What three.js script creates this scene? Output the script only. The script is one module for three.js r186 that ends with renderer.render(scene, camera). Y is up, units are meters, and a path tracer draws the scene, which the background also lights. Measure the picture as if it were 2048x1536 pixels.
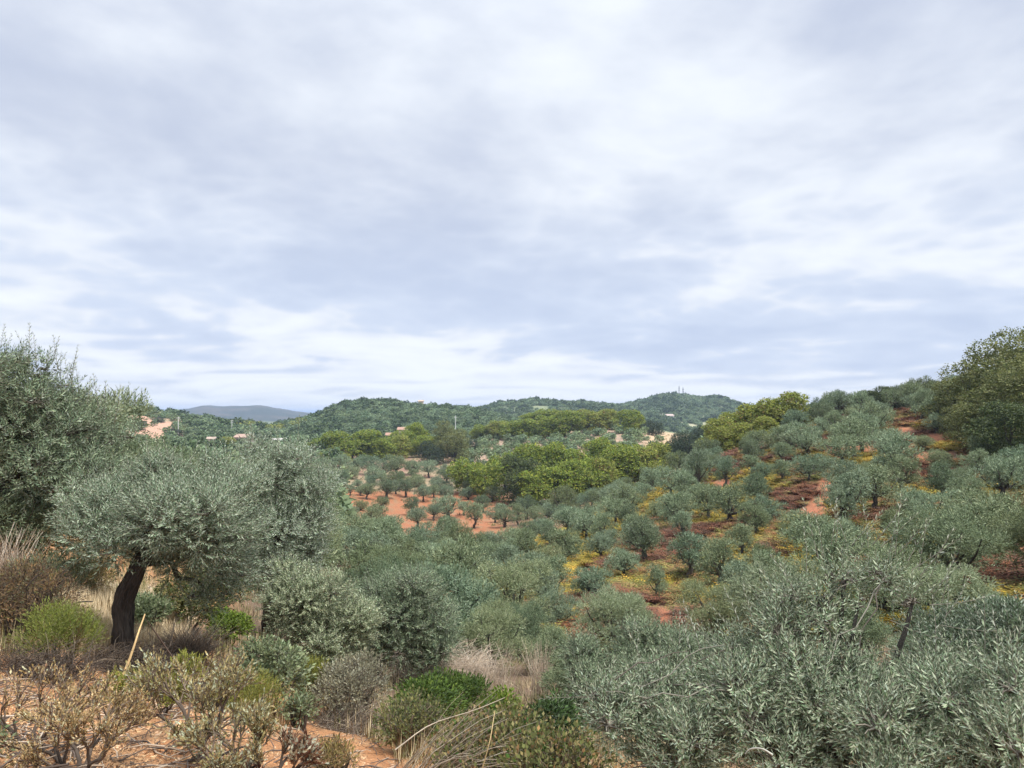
import * as THREE from 'three';
import { createNoise2D, createNoise3D } from 'simplex-noise';

// ---------------------------------------------------------------- camera, sky, sun, exposure
const F = 1491, CX = 1024, CY = 768, HOR = 826;                 // lens of the photograph, in its own pixels
const PITCH = Math.atan((HOR - CY) / F), CP = Math.cos(PITCH), SP = Math.sin(PITCH);
const scene = new THREE.Scene();
const camera = new THREE.PerspectiveCamera(2 * Math.atan(768 / F) * 180 / Math.PI, 4 / 3, 0.1, 30000);
camera.position.set(0, 0, 0);
camera.lookAt(0, SP, -CP);
const renderer = new THREE.WebGLRenderer({ antialias: true });
renderer.toneMapping = THREE.LinearToneMapping;
renderer.toneMappingExposure = 3.6;
renderer.shadowMap.enabled = true;
const SKY_LEVEL = 0.318, ZENITH = 1.2;
const sun = new THREE.DirectionalLight(0xfffaf2, 1.5);
sun.position.set(42, 115, 45);
sun.castShadow = true; sun.shadow.radius = 24;
Object.assign(sun.shadow.camera, { left: -150, right: 150, top: 150, bottom: -150, near: 1, far: 500 });
scene.add(sun); scene.add(sun.target);

const mulberry = (a) => () => { a |= 0; a = a + 0x6D2B79F5 | 0; let t = Math.imul(a ^ a >>> 15, 1 | a); t = t + Math.imul(t ^ t >>> 7, 61 | t) ^ t; return ((t ^ t >>> 14) >>> 0) / 4294967296; };
const n2 = createNoise2D(mulberry(11)), n3 = createNoise3D(mulberry(12));
const clamp = (x, a = 0, b = 1) => Math.min(b, Math.max(a, x)), lerp = (a, b, t) => a + (b - a) * t;
const sstep = (a, b, x) => { const t = clamp((x - a) / (b - a)); return t * t * (3 - 2 * t); };
const fbm = (x, y, o = 5) => { let s = 0, a = 0.5; for (let i = 0; i < o; i++) { s += a * n2(x, y); x = x * 2.03 + 7.1; y = y * 2.03 - 3.3; a *= 0.5; } return s; };

const fbm3 = (x, y, z, o) => { let s = 0, a = 0.5; for (let i = 0; i < o; i++) { s += a * n3(x, y, z); x = x * 2.05 + 3.1; y = y * 2.05 - 1.7; z = z * 2.05 + 5.3; a *= 0.52; } return s; };
// pixel of the photograph -> direction, point; world point -> pixel
function ray(px, py) { const x = (px - CX) / F, y = (CY - py) / F; return new THREE.Vector3(x, y * CP + SP, y * SP - CP); }
function at(px, py, r) { const d = ray(px, py); return d.multiplyScalar(r / Math.hypot(d.x, d.z)); }
function toPixel(x, y, z) { const d = y * SP - z * CP; return [CX + F * x / d, CY - F * (y * CP + z * SP) / d, d]; }

// ---------------------------------------------------------------- overcast sky (air and clouds only)
{
  const W = 4096, H = 2048, data = new Float32Array(W * H * 4);
  // large cloud masses: [px, py, half width, half height, lighter (+) or darker (-)]
  const masses = [[620, 430, 520, 190, -0.34], [900, 560, 330, 90, -0.25], [120, 170, 330, 150, -0.12], [1830, 90, 330, 130, -0.42], [1750, 690, 420, 70, -0.30], [1250, 640, 300, 50, -0.16],
    [1230, 330, 230, 260, 0.15], [1560, 230, 210, 130, 0.24], [1130, 90, 300, 110, 0.0], [60, 480, 260, 75, 0.34], [330, 640, 330, 60, 0.25], [760, 690, 260, 45, 0.36], [1870, 480, 260, 55, 0.34], [1560, 590, 170, 28, 0.3], [820, 745, 420, 30, 0.25], [1250, 780, 300, 20, 0.2]]
    .map(([x, y, w, h, a]) => { const d = ray(x, y); return { az: Math.atan2(d.x, -d.z), el: Math.atan2(d.y, Math.hypot(d.x, d.z)), w: w / F, h: h / F, a }; });
  const dark = [0.505, 0.565, 0.70], bright = [0.84, 0.885, 0.95], blue = [0.54, 0.65, 0.85];
  for (let j = 0; j < H; j++) {
    const el = ((j + 0.5) / H - 0.5) * Math.PI;
    if (el < -0.02) { for (let i = 0; i < W; i++) { const o = (j * W + i) * 4; data[o] = 0.3; data[o + 1] = 0.32; data[o + 2] = 0.34; data[o + 3] = 1; } continue; }
    const y = Math.max(0, Math.sin(el)), k = 1 / (y + 0.10);
    for (let i = 0; i < W; i++) {
      const ph = ((i + 0.5) / W - 0.5) * 2 * Math.PI, cx = Math.cos(ph) * Math.cos(el), cz = Math.sin(ph) * Math.cos(el), az = Math.atan2(cx, -cz);
      const u = cx * k, v = cz * k, wx = n2(u * 0.5 + 3, v * 0.5) * 0.5, wy = n2(u * 0.5 - 9, v * 0.5 + 5) * 0.5, low = sstep(0.30, 0.04, y);
      const b = fbm3(cx * 1.9, y * 2.6, cz * 1.9 + 5, 4), f = fbm3(cx * 4.6 + wy * 0.5, y * 10 + wx * 0.4, cz * 4.6 + 2, 7), st = fbm(u * 0.75 + wy * 0.6 + 20, v * 0.95 + wx * 0.6, 6);
      const puff = (0.42 - Math.abs(n3(cx * 9 + 4, y * 26, cz * 9)) - 0.5 * Math.abs(n3(cx * 19, y * 52, cz * 19 + 3))) * sstep(0.42, 0.2, y) * sstep(0.02, 0.08, y);
      let c = 0.55 + 0.24 * b + 0.34 * f * (1 - 0.5 * low) + 0.42 * st * low + 0.07 * st + 0.2 * puff;
      for (const m of masses) { const dx = (az - m.az) / m.w, dy = (el - m.el) / m.h, q = dx * dx + dy * dy; if (q < 6) c += m.a * Math.exp(-q * (0.85 + 0.35 * wx)) * 0.8; }
      c += 0.22 * sstep(0.09, 0.0, el); c = sstep(-0.1, 1.08, c);
      const tint = sstep(0.34, 0.1, el) * sstep(0.0, 0.07, el) * 0.45 * (1 - sstep(0.45, 0.75, c)), gain = SKY_LEVEL * (1 + ZENITH * sstep(0.45, 1.3, el));
      const o = (j * W + i) * 4;
      for (let q = 0; q < 3; q++) data[o + q] = lerp(lerp(dark[q], bright[q], c), blue[q], tint) * gain;
      data[o + 3] = 1;
    }
  }
  const sky = new THREE.DataTexture(data, W, H, THREE.RGBAFormat, THREE.FloatType);
  sky.mapping = THREE.EquirectangularReflectionMapping; sky.magFilter = sky.minFilter = THREE.LinearFilter; sky.needsUpdate = true;
  scene.background = sky; scene.environment = sky;
}

// ---------------------------------------------------------------- object bookkeeping
const counts = {};
const numbered = (n) => { const k = counts[n] = (counts[n] ?? -1) + 1; return k ? n + '_' + String(k).padStart(3, '0') : n; };
function tag(o, label, category, group, kind) { o.userData = { label, category }; if (group) o.userData.group = group; if (kind) o.userData.kind = kind; return o; }
function shadows(o) { o.traverse((m) => { if (m.isMesh) m.castShadow = m.receiveShadow = true; }); return o; }
function base(name, p, turn = 0) { const g = new THREE.Group(); g.name = numbered(name); g.position.copy(p); g.rotation.y = turn; scene.add(g); return g; }
function mesh(name, geo, mat, parent) { const m = new THREE.Mesh(geo, mat); m.name = name; m.castShadow = m.receiveShadow = true; if (parent) parent.add(m); return m; }

// ---------------------------------------------------------------- geometry builder
const V = (x, y, z) => new THREE.Vector3(x, y, z);
class GB {
  constructor() { this.p = []; this.n = []; this.c = []; this.i = []; this.u = []; }
  vert(x, y, z, nx, ny, nz, c, u = 0, v = 0) { this.p.push(x, y, z); this.n.push(nx, ny, nz); this.c.push(c[0], c[1], c[2]); this.u.push(u, v); return this.p.length / 3 - 1; }
  get tris() { return this.i.length / 3; }
  // a leaf: base p, direction d (unit), blade side s (unit, across), length, width; fold > 0 creases it along the midrib
  leaf(px, py, pz, dx, dy, dz, sx, sy, sz, L, W, c, fold = 0, bend = 0) {
    const nx = dy * sz - dz * sy, ny = dz * sx - dx * sz, nz = dx * sy - dy * sx, h = W / 2;
    const mx = px + dx * L * 0.48, my = py + dy * L * 0.48, mz = pz + dz * L * 0.48, f = fold * h, b = bend * L;
    const a = this.vert(px, py, pz, nx, ny, nz, c);
    const tx = px + dx * L - nx * b, ty = py + dy * L - ny * b, tz = pz + dz * L - nz * b;
    if (!fold) {
      const l = this.vert(mx + sx * h, my + sy * h, mz + sz * h, nx, ny, nz, c), r = this.vert(mx - sx * h, my - sy * h, mz - sz * h, nx, ny, nz, c), t = this.vert(tx, ty, tz, nx, ny, nz, c);
      this.i.push(a, r, l, l, r, t); return;
    }
    const k = fold * 0.7;
    const l = this.vert(mx + sx * h + nx * f, my + sy * h + ny * f, mz + sz * h + nz * f, nx - sx * k, ny - sy * k, nz - sz * k, c);
    const r = this.vert(mx - sx * h + nx * f, my - sy * h + ny * f, mz - sz * h + nz * f, nx + sx * k, ny + sy * k, nz + sz * k, c);
    const m = this.vert(mx, my, mz, nx, ny, nz, c), t = this.vert(tx, ty, tz, nx, ny, nz, c);
    this.i.push(a, r, m, a, m, l, m, r, t, l, m, t);
  }
  // a bark tube through points with radii
  tube(pts, rad, sides, c, rough = 0, seed = 0) {
    const n = pts.length, start = this.p.length / 3, up = V(0, 1, 0.01);
    let side = V(1, 0, 0), len = 0;
    for (let k = 0; k < n; k++) {
      const d = pts[Math.min(n - 1, k + 1)].clone().sub(pts[Math.max(0, k - 1)]).normalize();
      side.sub(d.clone().multiplyScalar(side.dot(d))); if (side.lengthSq() < 1e-6) side.crossVectors(d, up); side.normalize();
      const o = d.clone().cross(side); if (k) len += pts[k].distanceTo(pts[k - 1]);
      for (let s = 0; s <= sides; s++) {
        const a = s % sides / sides * Math.PI * 2, ca = Math.cos(a), sa = Math.sin(a), p = pts[k];
        const g = rough ? 1 + rough * (n3(ca * 1.6 + seed, sa * 1.6, len * 2.2) + 0.6 * n3(ca * 4 + seed, sa * 4, len * 4)) : 1, r = rad[k] * g;
        const nx = side.x * ca + o.x * sa, ny = side.y * ca + o.y * sa, nz = side.z * ca + o.z * sa;
        const q = rough ? 0.6 + 0.9 * Math.pow(0.5 + 0.5 * n3(ca * 3.5 - seed, sa * 3.5, len * 3), 2) + 0.5 * Math.max(0, n3(ca * 9 + seed, sa * 9, len * 9)) : 1;
        this.vert(p.x + nx * r, p.y + ny * r, p.z + nz * r, nx, ny, nz, [c[0] * q, c[1] * q, c[2] * q], s / sides, len);
      }
    }
    for (let k = 0; k < n - 1; k++) for (let s = 0; s < sides; s++) { const a = start + k * (sides + 1) + s, b = a + sides + 1; this.i.push(a, a + 1, b, a + 1, b + 1, b); }
    return this;
  }
  box(x0, y0, z0, x1, y1, z1, c) {
    const q = (a, b, d, e, n) => { const k = [a, b, d, e].map((v) => this.vert(...v, ...n, c)); this.i.push(k[0], k[1], k[2], k[0], k[2], k[3]); };
    q([x0, y0, z1], [x1, y0, z1], [x1, y1, z1], [x0, y1, z1], [0, 0, 1]); q([x1, y0, z0], [x0, y0, z0], [x0, y1, z0], [x1, y1, z0], [0, 0, -1]);
    q([x1, y0, z1], [x1, y0, z0], [x1, y1, z0], [x1, y1, z1], [1, 0, 0]); q([x0, y0, z0], [x0, y0, z1], [x0, y1, z1], [x0, y1, z0], [-1, 0, 0]);
    q([x0, y1, z1], [x1, y1, z1], [x1, y1, z0], [x0, y1, z0], [0, 1, 0]); q([x0, y0, z0], [x1, y0, z0], [x1, y0, z1], [x0, y0, z1], [0, -1, 0]);
    return this;
  }
  geo() {
    const g = new THREE.BufferGeometry();
    g.setAttribute('position', new THREE.Float32BufferAttribute(this.p, 3)); g.setAttribute('normal', new THREE.Float32BufferAttribute(this.n, 3));
    g.setAttribute('color', new THREE.Float32BufferAttribute(this.c, 3)); g.setAttribute('uv', new THREE.Float32BufferAttribute(this.u, 2)); g.setIndex(this.i);
    return g;
  }
}
function around(d, a) {  // unit vector at angle a round d, perpendicular to it
  const s = Math.abs(d.y) < 0.95 ? V(0, 1, 0) : V(1, 0, 0), u = d.clone().cross(s).normalize(), v = d.clone().cross(u);
  return u.multiplyScalar(Math.cos(a)).addScaledVector(v, Math.sin(a));
}
const unit = (R) => { const z = R() * 2 - 1, a = R() * 6.2832, s = Math.sqrt(1 - z * z); return V(s * Math.cos(a), z, s * Math.sin(a)); };
const pick = (R, pal) => { let t = R(); for (const [w, c] of pal) { if ((t -= w) <= 0) return c; } return pal[0][1]; };
const vary = (R, c, a = 0.25) => { const k = 1 + (R() - 0.5) * 2 * a, h = 1 + (R() - 0.5) * 0.12; return [c[0] * k * h, c[1] * k, c[2] * k / h]; };

// ---------------------------------------------------------------- palettes (linear base colours) and materials
const P = {
  olive: [[0.34, [0.195, 0.255, 0.16]], [0.28, [0.118, 0.165, 0.094]], [0.28, [0.30, 0.365, 0.25]], [0.1, [0.065, 0.1, 0.045]]],
  oliveLight: [[0.4, [0.215, 0.26, 0.15]], [0.3, [0.145, 0.185, 0.095]], [0.25, [0.31, 0.345, 0.225]], [0.05, [0.09, 0.12, 0.065]]],
  oliveDull: [[0.4, [0.155, 0.2, 0.11]], [0.3, [0.105, 0.145, 0.075]], [0.2, [0.23, 0.275, 0.17]], [0.1, [0.075, 0.09, 0.05]]],
  chestnut: [[0.45, [0.19, 0.255, 0.03]], [0.28, [0.115, 0.17, 0.022]], [0.22, [0.29, 0.325, 0.045]], [0.05, [0.24, 0.19, 0.04]]],
  chestnutYellow: [[0.5, [0.255, 0.29, 0.05]], [0.3, [0.17, 0.21, 0.035]], [0.15, [0.34, 0.34, 0.07]], [0.05, [0.22, 0.13, 0.05]]],
  oak: [[0.45, [0.07, 0.10, 0.028]], [0.35, [0.045, 0.07, 0.02]], [0.2, [0.115, 0.14, 0.045]]],
  holm: [[0.45, [0.045, 0.07, 0.035]], [0.4, [0.03, 0.05, 0.025]], [0.15, [0.08, 0.105, 0.06]]],
  mixOak: [[0.45, [0.15, 0.17, 0.05]], [0.3, [0.1, 0.125, 0.035]], [0.25, [0.21, 0.215, 0.08]]],
  broom: [[0.5, [0.2, 0.21, 0.035]], [0.3, [0.13, 0.15, 0.025]], [0.2, [0.29, 0.27, 0.06]]],
  rusty: [[0.4, [0.23, 0.17, 0.065]], [0.3, [0.15, 0.11, 0.05]], [0.3, [0.25, 0.21, 0.06]]],
  heath: [[0.4, [0.13, 0.085, 0.05]], [0.3, [0.08, 0.055, 0.035]], [0.2, [0.25, 0.16, 0.07]], [0.1, [0.16, 0.15, 0.05]]],
  cistus: [[0.45, [0.21, 0.26, 0.13]], [0.35, [0.13, 0.17, 0.08]], [0.2, [0.31, 0.35, 0.21]]],
  dryCistus: [[0.34, [0.33, 0.225, 0.095]], [0.24, [0.21, 0.155, 0.06]], [0.22, [0.44, 0.32, 0.17]], [0.1, [0.14, 0.075, 0.04]], [0.1, [0.38, 0.36, 0.22]]],
  mastic: [[0.5, [0.075, 0.13, 0.018]], [0.3, [0.045, 0.085, 0.014]], [0.2, [0.13, 0.19, 0.03]]],
  bramble: [[0.35, [0.15, 0.165, 0.05]], [0.3, [0.09, 0.11, 0.03]], [0.2, [0.28, 0.24, 0.1]], [0.08, [0.33, 0.2, 0.085]], [0.07, [0.055, 0.12, 0.02]]],
  green: [[0.5, [0.13, 0.2, 0.02]], [0.3, [0.085, 0.13, 0.015]], [0.2, [0.21, 0.27, 0.04]]],
  paleTwig: [[0.5, [0.36, 0.31, 0.23]], [0.5, [0.26, 0.215, 0.16]]],
};
const BARK = [0.06, 0.05, 0.042], PALE_BARK = [0.22, 0.20, 0.175], TWIG = [0.24, 0.22, 0.18], DARK_TWIG = [0.06, 0.045, 0.035];
const leafMat = (rough = 0.6, tint = 0xffffff) => new THREE.MeshStandardMaterial({ vertexColors: true, roughness: rough, side: THREE.DoubleSide, color: tint });
const thinLeaf = (rough, t) => new THREE.MeshPhysicalMaterial({ vertexColors: true, roughness: rough, side: THREE.DoubleSide, transmission: t, thickness: 0, specularIntensity: 0.5 });
const M = { olive: thinLeaf(0.85, 0.22), leaf: thinLeaf(0.9, 0.35), dry: leafMat(0.9) };
const barkTex = (() => {
  const W = 256, d = new Uint8Array(W * W * 4);
  for (let y = 0; y < W; y++) for (let x = 0; x < W; x++) {
    const a = x / W * 6.2832, q = 0.5 + 0.5 * (0.65 * n3(Math.cos(a) * 3.2, Math.sin(a) * 3.2, y / W * 3) + 0.35 * n3(Math.cos(a) * 9, Math.sin(a) * 9, y / W * 12)), o = (y * W + x) * 4;
    d[o] = d[o + 1] = d[o + 2] = 255 * clamp(q); d[o + 3] = 255;
  }
  const t = new THREE.DataTexture(d, W, W); t.wrapS = t.wrapT = THREE.MirroredRepeatWrapping; t.magFilter = THREE.LinearFilter; t.needsUpdate = true; return t;
})();
M.bark = new THREE.MeshStandardMaterial({ vertexColors: true, roughness: 0.92, bumpMap: barkTex, bumpScale: 0.05 });
M.twig = new THREE.MeshStandardMaterial({ vertexColors: true, roughness: 0.9 });
const soilTex = (() => {  // grain of the soil: grit, crumbs and dead leaf scraps, seen at two sizes
  const W = 1024, d = new Uint8Array(W * W * 4), h = new Float32Array(W * W), R = mulberry(5);
  const per = (x, y, f, s) => { const a = x / W * 6.2832, b = y / W * 6.2832; return n3(Math.cos(a) * f + s, Math.sin(a) * f + Math.cos(b) * f, Math.sin(b) * f - s); };
  for (let y = 0; y < W; y++) for (let x = 0; x < W; x++) h[y * W + x] = 0.62 + 0.12 * per(x, y, 2.5, 1) + 0.1 * per(x, y, 9, 4) + 0.13 * per(x, y, 26, 9) + 0.12 * (R() - 0.5);
  for (let k = 0; k < 9000; k++) {
    const cx = R() * W, cy = R() * W, a = R() * 3.14, L = 2 + R() * 6, w = 1 + R() * 2.2, t = R() < 0.55 ? 0.18 + R() * 0.12 : -0.2 - R() * 0.2, c = Math.cos(a), s = Math.sin(a);
    for (let j = -8; j <= 8; j++) for (let i = -8; i <= 8; i++) { const u = (i * c + j * s) / L, v = (j * c - i * s) / w; if (u * u + v * v < 1) { const o = ((Math.floor(cy + j) + W) % W) * W + (Math.floor(cx + i) + W) % W; h[o] = lerp(h[o], 0.62 + t, 0.7); } }
  }
  for (let o = 0; o < W * W; o++) { d[o * 4] = d[o * 4 + 1] = d[o * 4 + 2] = 255 * clamp(h[o]); d[o * 4 + 3] = 255; }
  const t = new THREE.DataTexture(d, W, W); t.wrapS = t.wrapT = THREE.RepeatWrapping; t.magFilter = THREE.LinearFilter; t.needsUpdate = true; return t;
})();
M.soil = new THREE.MeshStandardMaterial({ vertexColors: true, roughness: 0.95, map: soilTex, bumpMap: soilTex, bumpScale: 0.025 });

// ---------------------------------------------------------------- terrain: height by bearing and distance
// ground profiles read off the photograph, [column, [[metres away, row], ...]]
const COLS = [
  [-900, [[3.5, 1500], [7, 1240], [14, 1040], [20, 980], [40, 940], [80, 910], [150, 880], [350, 850]]],
  [0, [[3.5, 1536], [5, 1440], [7, 1345], [10, 1215], [14, 1110], [20, 1050], [40, 985], [80, 945], [150, 925], [250, 905], [350, 893]]],
  [250, [[3.8, 1536], [5.5, 1430], [9.5, 1332], [12, 1240], [15, 1175], [20, 1120], [40, 1030], [80, 975], [150, 940], [250, 912], [350, 893]]],
  [500, [[3.8, 1536], [5.6, 1437], [8, 1432], [11, 1342], [14.5, 1268], [20, 1200], [40, 1090], [80, 1015], [130, 970], [200, 930], [300, 908], [350, 898]]],
  [750, [[4.1, 1536], [6, 1535], [9, 1455], [15, 1374], [22, 1300], [35, 1210], [55, 1138], [80, 1095], [105, 1068], [130, 1046], [150, 1022], [175, 988], [200, 958], [225, 936], [260, 918], [300, 905], [350, 897]]],
  [1000, [[4, 1610], [6, 1570], [9, 1500], [15, 1400], [22, 1325], [35, 1235], [55, 1160], [80, 1108], [105, 1072], [130, 1044], [155, 1016], [180, 985], [210, 945], [240, 920], [280, 900], [320, 880], [350, 874]]],
  [1250, [[4, 1650], [6, 1620], [9, 1540], [15, 1420], [22, 1340], [35, 1250], [45, 1178], [55, 1118], [65, 1076], [80, 1030], [95, 1006], [115, 1002], [140, 1000], [170, 985], [200, 948], [240, 905], [280, 877], [320, 858], [350, 853]]],
  [1400, [[4, 1700], [6, 1640], [9, 1560], [15, 1430], [22, 1340], [35, 1235], [45, 1160], [55, 1098], [65, 1052], [80, 1003], [95, 963], [110, 935], [130, 918], [160, 918], [200, 908], [260, 892], [350, 870]]],
  [1500, [[4, 1700], [6, 1650], [9, 1560], [15, 1430], [22, 1330], [35, 1215], [45, 1138], [55, 1076], [65, 1028], [80, 972], [95, 932], [110, 906], [130, 891], [160, 892], [220, 888], [350, 868]]],
  [1650, [[4, 1750], [6, 1660], [9, 1570], [15, 1430], [22, 1315], [35, 1190], [45, 1108], [55, 1036], [65, 976], [80, 916], [95, 876], [110, 852], [130, 843], [160, 852], [350, 858]]],
  [1880, [[4, 1750], [6, 1660], [9, 1570], [15, 1410], [22, 1300], [35, 1168], [45, 1087], [55, 1025], [65, 970], [75, 922], [85, 882], [100, 838], [120, 813], [140, 810], [180, 830], [350, 850]]],
  [2048, [[4, 1740], [6, 1650], [9, 1560], [15, 1400], [22, 1290], [35, 1155], [45, 1072], [55, 1006], [65, 950], [75, 902], [85, 862], [100, 818], [120, 788], [150, 782], [200, 800], [350, 840]]],
  [2900, [[4, 1600], [9, 1450], [15, 1330], [22, 1230], [35, 1100], [55, 960], [75, 860], [100, 780], [120, 740], [150, 740], [350, 820]]],
];
const LR0 = Math.log(3), LR1 = Math.log(350), NR = 160;
const cols = COLS.map(([px, pts]) => {
  const d0 = ray(px, HOR), L = [], Hh = [];
  for (const [r, py] of pts) { const d = ray(px, py); L.push(Math.log(r)); Hh.push(r * d.y / Math.hypot(d.x, d.z)); }
  const n = L.length, dl = [], m = [];
  for (let k = 0; k < n - 1; k++) dl.push((Hh[k + 1] - Hh[k]) / (L[k + 1] - L[k]));
  for (let k = 0; k < n; k++) { const a = dl[k - 1] ?? dl[0], b = dl[k] ?? dl[n - 2]; m.push(a * b <= 0 ? 0 : 2 * a * b / (a + b)); }
  const tab = new Float64Array(NR + 1);
  for (let q = 0; q <= NR; q++) {
    const x = lerp(LR0, LR1, q / NR); let k = 0; while (k < n - 2 && x > L[k + 1]) k++;
    if (x <= L[0]) { tab[q] = Hh[0]; continue; }
    const h = L[k + 1] - L[k], t = clamp((x - L[k]) / h), t2 = t * t, t3 = t2 * t;
    tab[q] = (2 * t3 - 3 * t2 + 1) * Hh[k] + (t3 - 2 * t2 + t) * h * m[k] + (-2 * t3 + 3 * t2) * Hh[k + 1] + (t3 - t2) * h * m[k + 1];
  }
  return { az: Math.atan2(d0.x, -d0.z), tab };
});
// far ridges: crest distance, front and back depth, crest line [column, row]
const RIDGES = [
  { r: 620, f: 250, b: 220, s: [[380, 900], [440, 884], [500, 872], [560, 856], [600, 848], [640, 834], [690, 813], [730, 806], [790, 809], [830, 819], [880, 819], [930, 821], [980, 832], [1060, 850], [1150, 880]] },
  { r: 1000, f: 330, b: 300, s: [[820, 860], [900, 836], [950, 823], [1000, 809], [1050, 804], [1100, 806], [1160, 811], [1200, 814], [1260, 817], [1300, 826], [1380, 850]] },
  { r: 1250, f: 500, b: 350, s: [[1080, 870], [1150, 838], [1230, 817], [1280, 805], [1320, 796], [1350, 792], [1376, 795], [1400, 799], [1440, 798], [1480, 811], [1520, 823], [1600, 842], [1700, 870]] },
  { r: 530, f: 190, b: 200, s: [[-200, 812], [0, 815], [150, 822], [250, 828], [330, 834], [400, 843], [460, 853], [560, 866], [640, 880], [700, 900]] },
  { r: 3000, f: 1150, b: 1100, s: [[-700, 806], [-300, 800], [0, 806], [150, 808], [250, 812], [290, 819], [330, 822], [375, 818], [410, 811], [440, 813], [480, 812], [520, 811], [560, 817], [600, 824], [640, 828], [720, 835], [800, 838]] },
].map((q) => ({ ...q, s: q.s.map(([px, py]) => { const d = ray(px, HOR), e = ray(px, py); return [Math.atan2(d.x, -d.z), q.r * e.y / Math.hypot(e.x, e.z)]; }) }));
const BASE_FAR = (r) => r < 350 ? -16 : r < 1500 ? lerp(-17, -24, (r - 350) / 1150) : lerp(-24, -70, clamp((r - 1500) / 12000));
function colHeight(az, r) {
  const q = clamp((Math.log(Math.max(r, 3)) - LR0) / (LR1 - LR0)) * NR, qi = Math.min(NR - 1, Math.floor(q)), qf = q - qi;
  const v = (k) => { const t = cols[k].tab; return t[qi] + (t[qi + 1] - t[qi]) * qf; }, n = cols.length - 1;
  if (az <= cols[0].az || az >= cols[n].az) { const gap = 6.28318530718 - (cols[n].az - cols[0].az), t = (az >= cols[n].az ? az - cols[n].az : az + 6.28318530718 - cols[n].az) / gap; return lerp(v(n), v(0), sstep(0, 1, t)); }
  let k = 0; while (az > cols[k + 1].az) k++;
  const a = cols[k].az, b = cols[k + 1].az, h = b - a, t = (az - a) / h, t2 = t * t, t3 = t2 * t;
  const s1 = (v(k + 1) - v(k)) / h, s0 = k ? (v(k) - v(k - 1)) / (a - cols[k - 1].az) : s1, s2 = k < n - 1 ? (v(k + 2) - v(k + 1)) / (cols[k + 2].az - b) : s1;
  const lim = (p, q2) => p * q2 <= 0 ? 0 : 2 * p * q2 / (p + q2), m0 = lim(s0, s1), m1 = lim(s1, s2);
  return (2 * t3 - 3 * t2 + 1) * v(k) + (t3 - 2 * t2 + t) * h * m0 + (-2 * t3 + 3 * t2) * v(k + 1) + (t3 - t2) * h * m1;
}
function heightPolar(az, r) {
  let h = r < 350 ? colHeight(az, r) : lerp(colHeight(az, 350), BASE_FAR(r), sstep(350, 480, r));
  if (r > 300) {
    const b = h;
    for (const q of RIDGES) {
      const s = q.s; if (az <= s[0][0] || az >= s[s.length - 1][0]) continue;
      const d = r < q.r ? (q.r - r) / q.f : (r - q.r) / q.b; if (d >= 1) continue;
      let k = 0; while (az > s[k + 1][0]) k++;
      const t = sstep(0, 1, (az - s[k][0]) / (s[k + 1][0] - s[k][0])), tt = (az - s[k][0]) / (s[k + 1][0] - s[k][0]);
      const crest = lerp(s[k][1], s[k + 1][1], 0.5 * t + 0.5 * tt);
      if (crest > b) h = Math.max(h, b + (crest - b) * (0.5 + 0.5 * Math.cos(Math.PI * Math.pow(d, 1.15))));
    }
  }
  if (r < 3.2) h = lerp(-1.65, h, sstep(1, 3.2, r));
  const x = Math.sin(az) * r, z = -Math.cos(az) * r;
  return h + fbm(x * 0.9, z * 0.9, 3) * 0.06 * sstep(1, 4, r) + fbm(x * 0.09, z * 0.09, 3) * 0.35 * sstep(15, 50, r) + fbm(x * 0.012, z * 0.012, 4) * Math.min(3.5, r * 0.004) * sstep(250, 600, r);
}
const groundY = (x, z) => heightPolar(Math.atan2(x, -z), Math.hypot(x, z));
const onGround = (x, z, sink = 0) => V(x, groundY(x, z) - sink, z);
function groundAt(px, r, sink = 0) { const d = ray(px, HOR), k = r / Math.hypot(d.x, d.z); return onGround(d.x * k, d.z * k, sink); }
function hit(px, py, r0 = 2.5, sink = 0) {  // where the line of sight through a pixel meets the ground beyond r0
  const d = ray(px, py), L = Math.hypot(d.x, d.z); let a = r0;
  for (let r = r0; r < 1500; r *= 1.012) { const k = r / L; if (d.y * k < groundY(d.x * k, d.z * k)) { let lo = a, hi = r; for (let i = 0; i < 12; i++) { const m = (lo + hi) / 2, q = m / L; if (d.y * q < groundY(d.x * q, d.z * q)) hi = m; else lo = m; } return onGround(d.x * hi / L, d.z * hi / L, sink); } a = r; }
  return groundAt(px, 120, sink);
}
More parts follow.
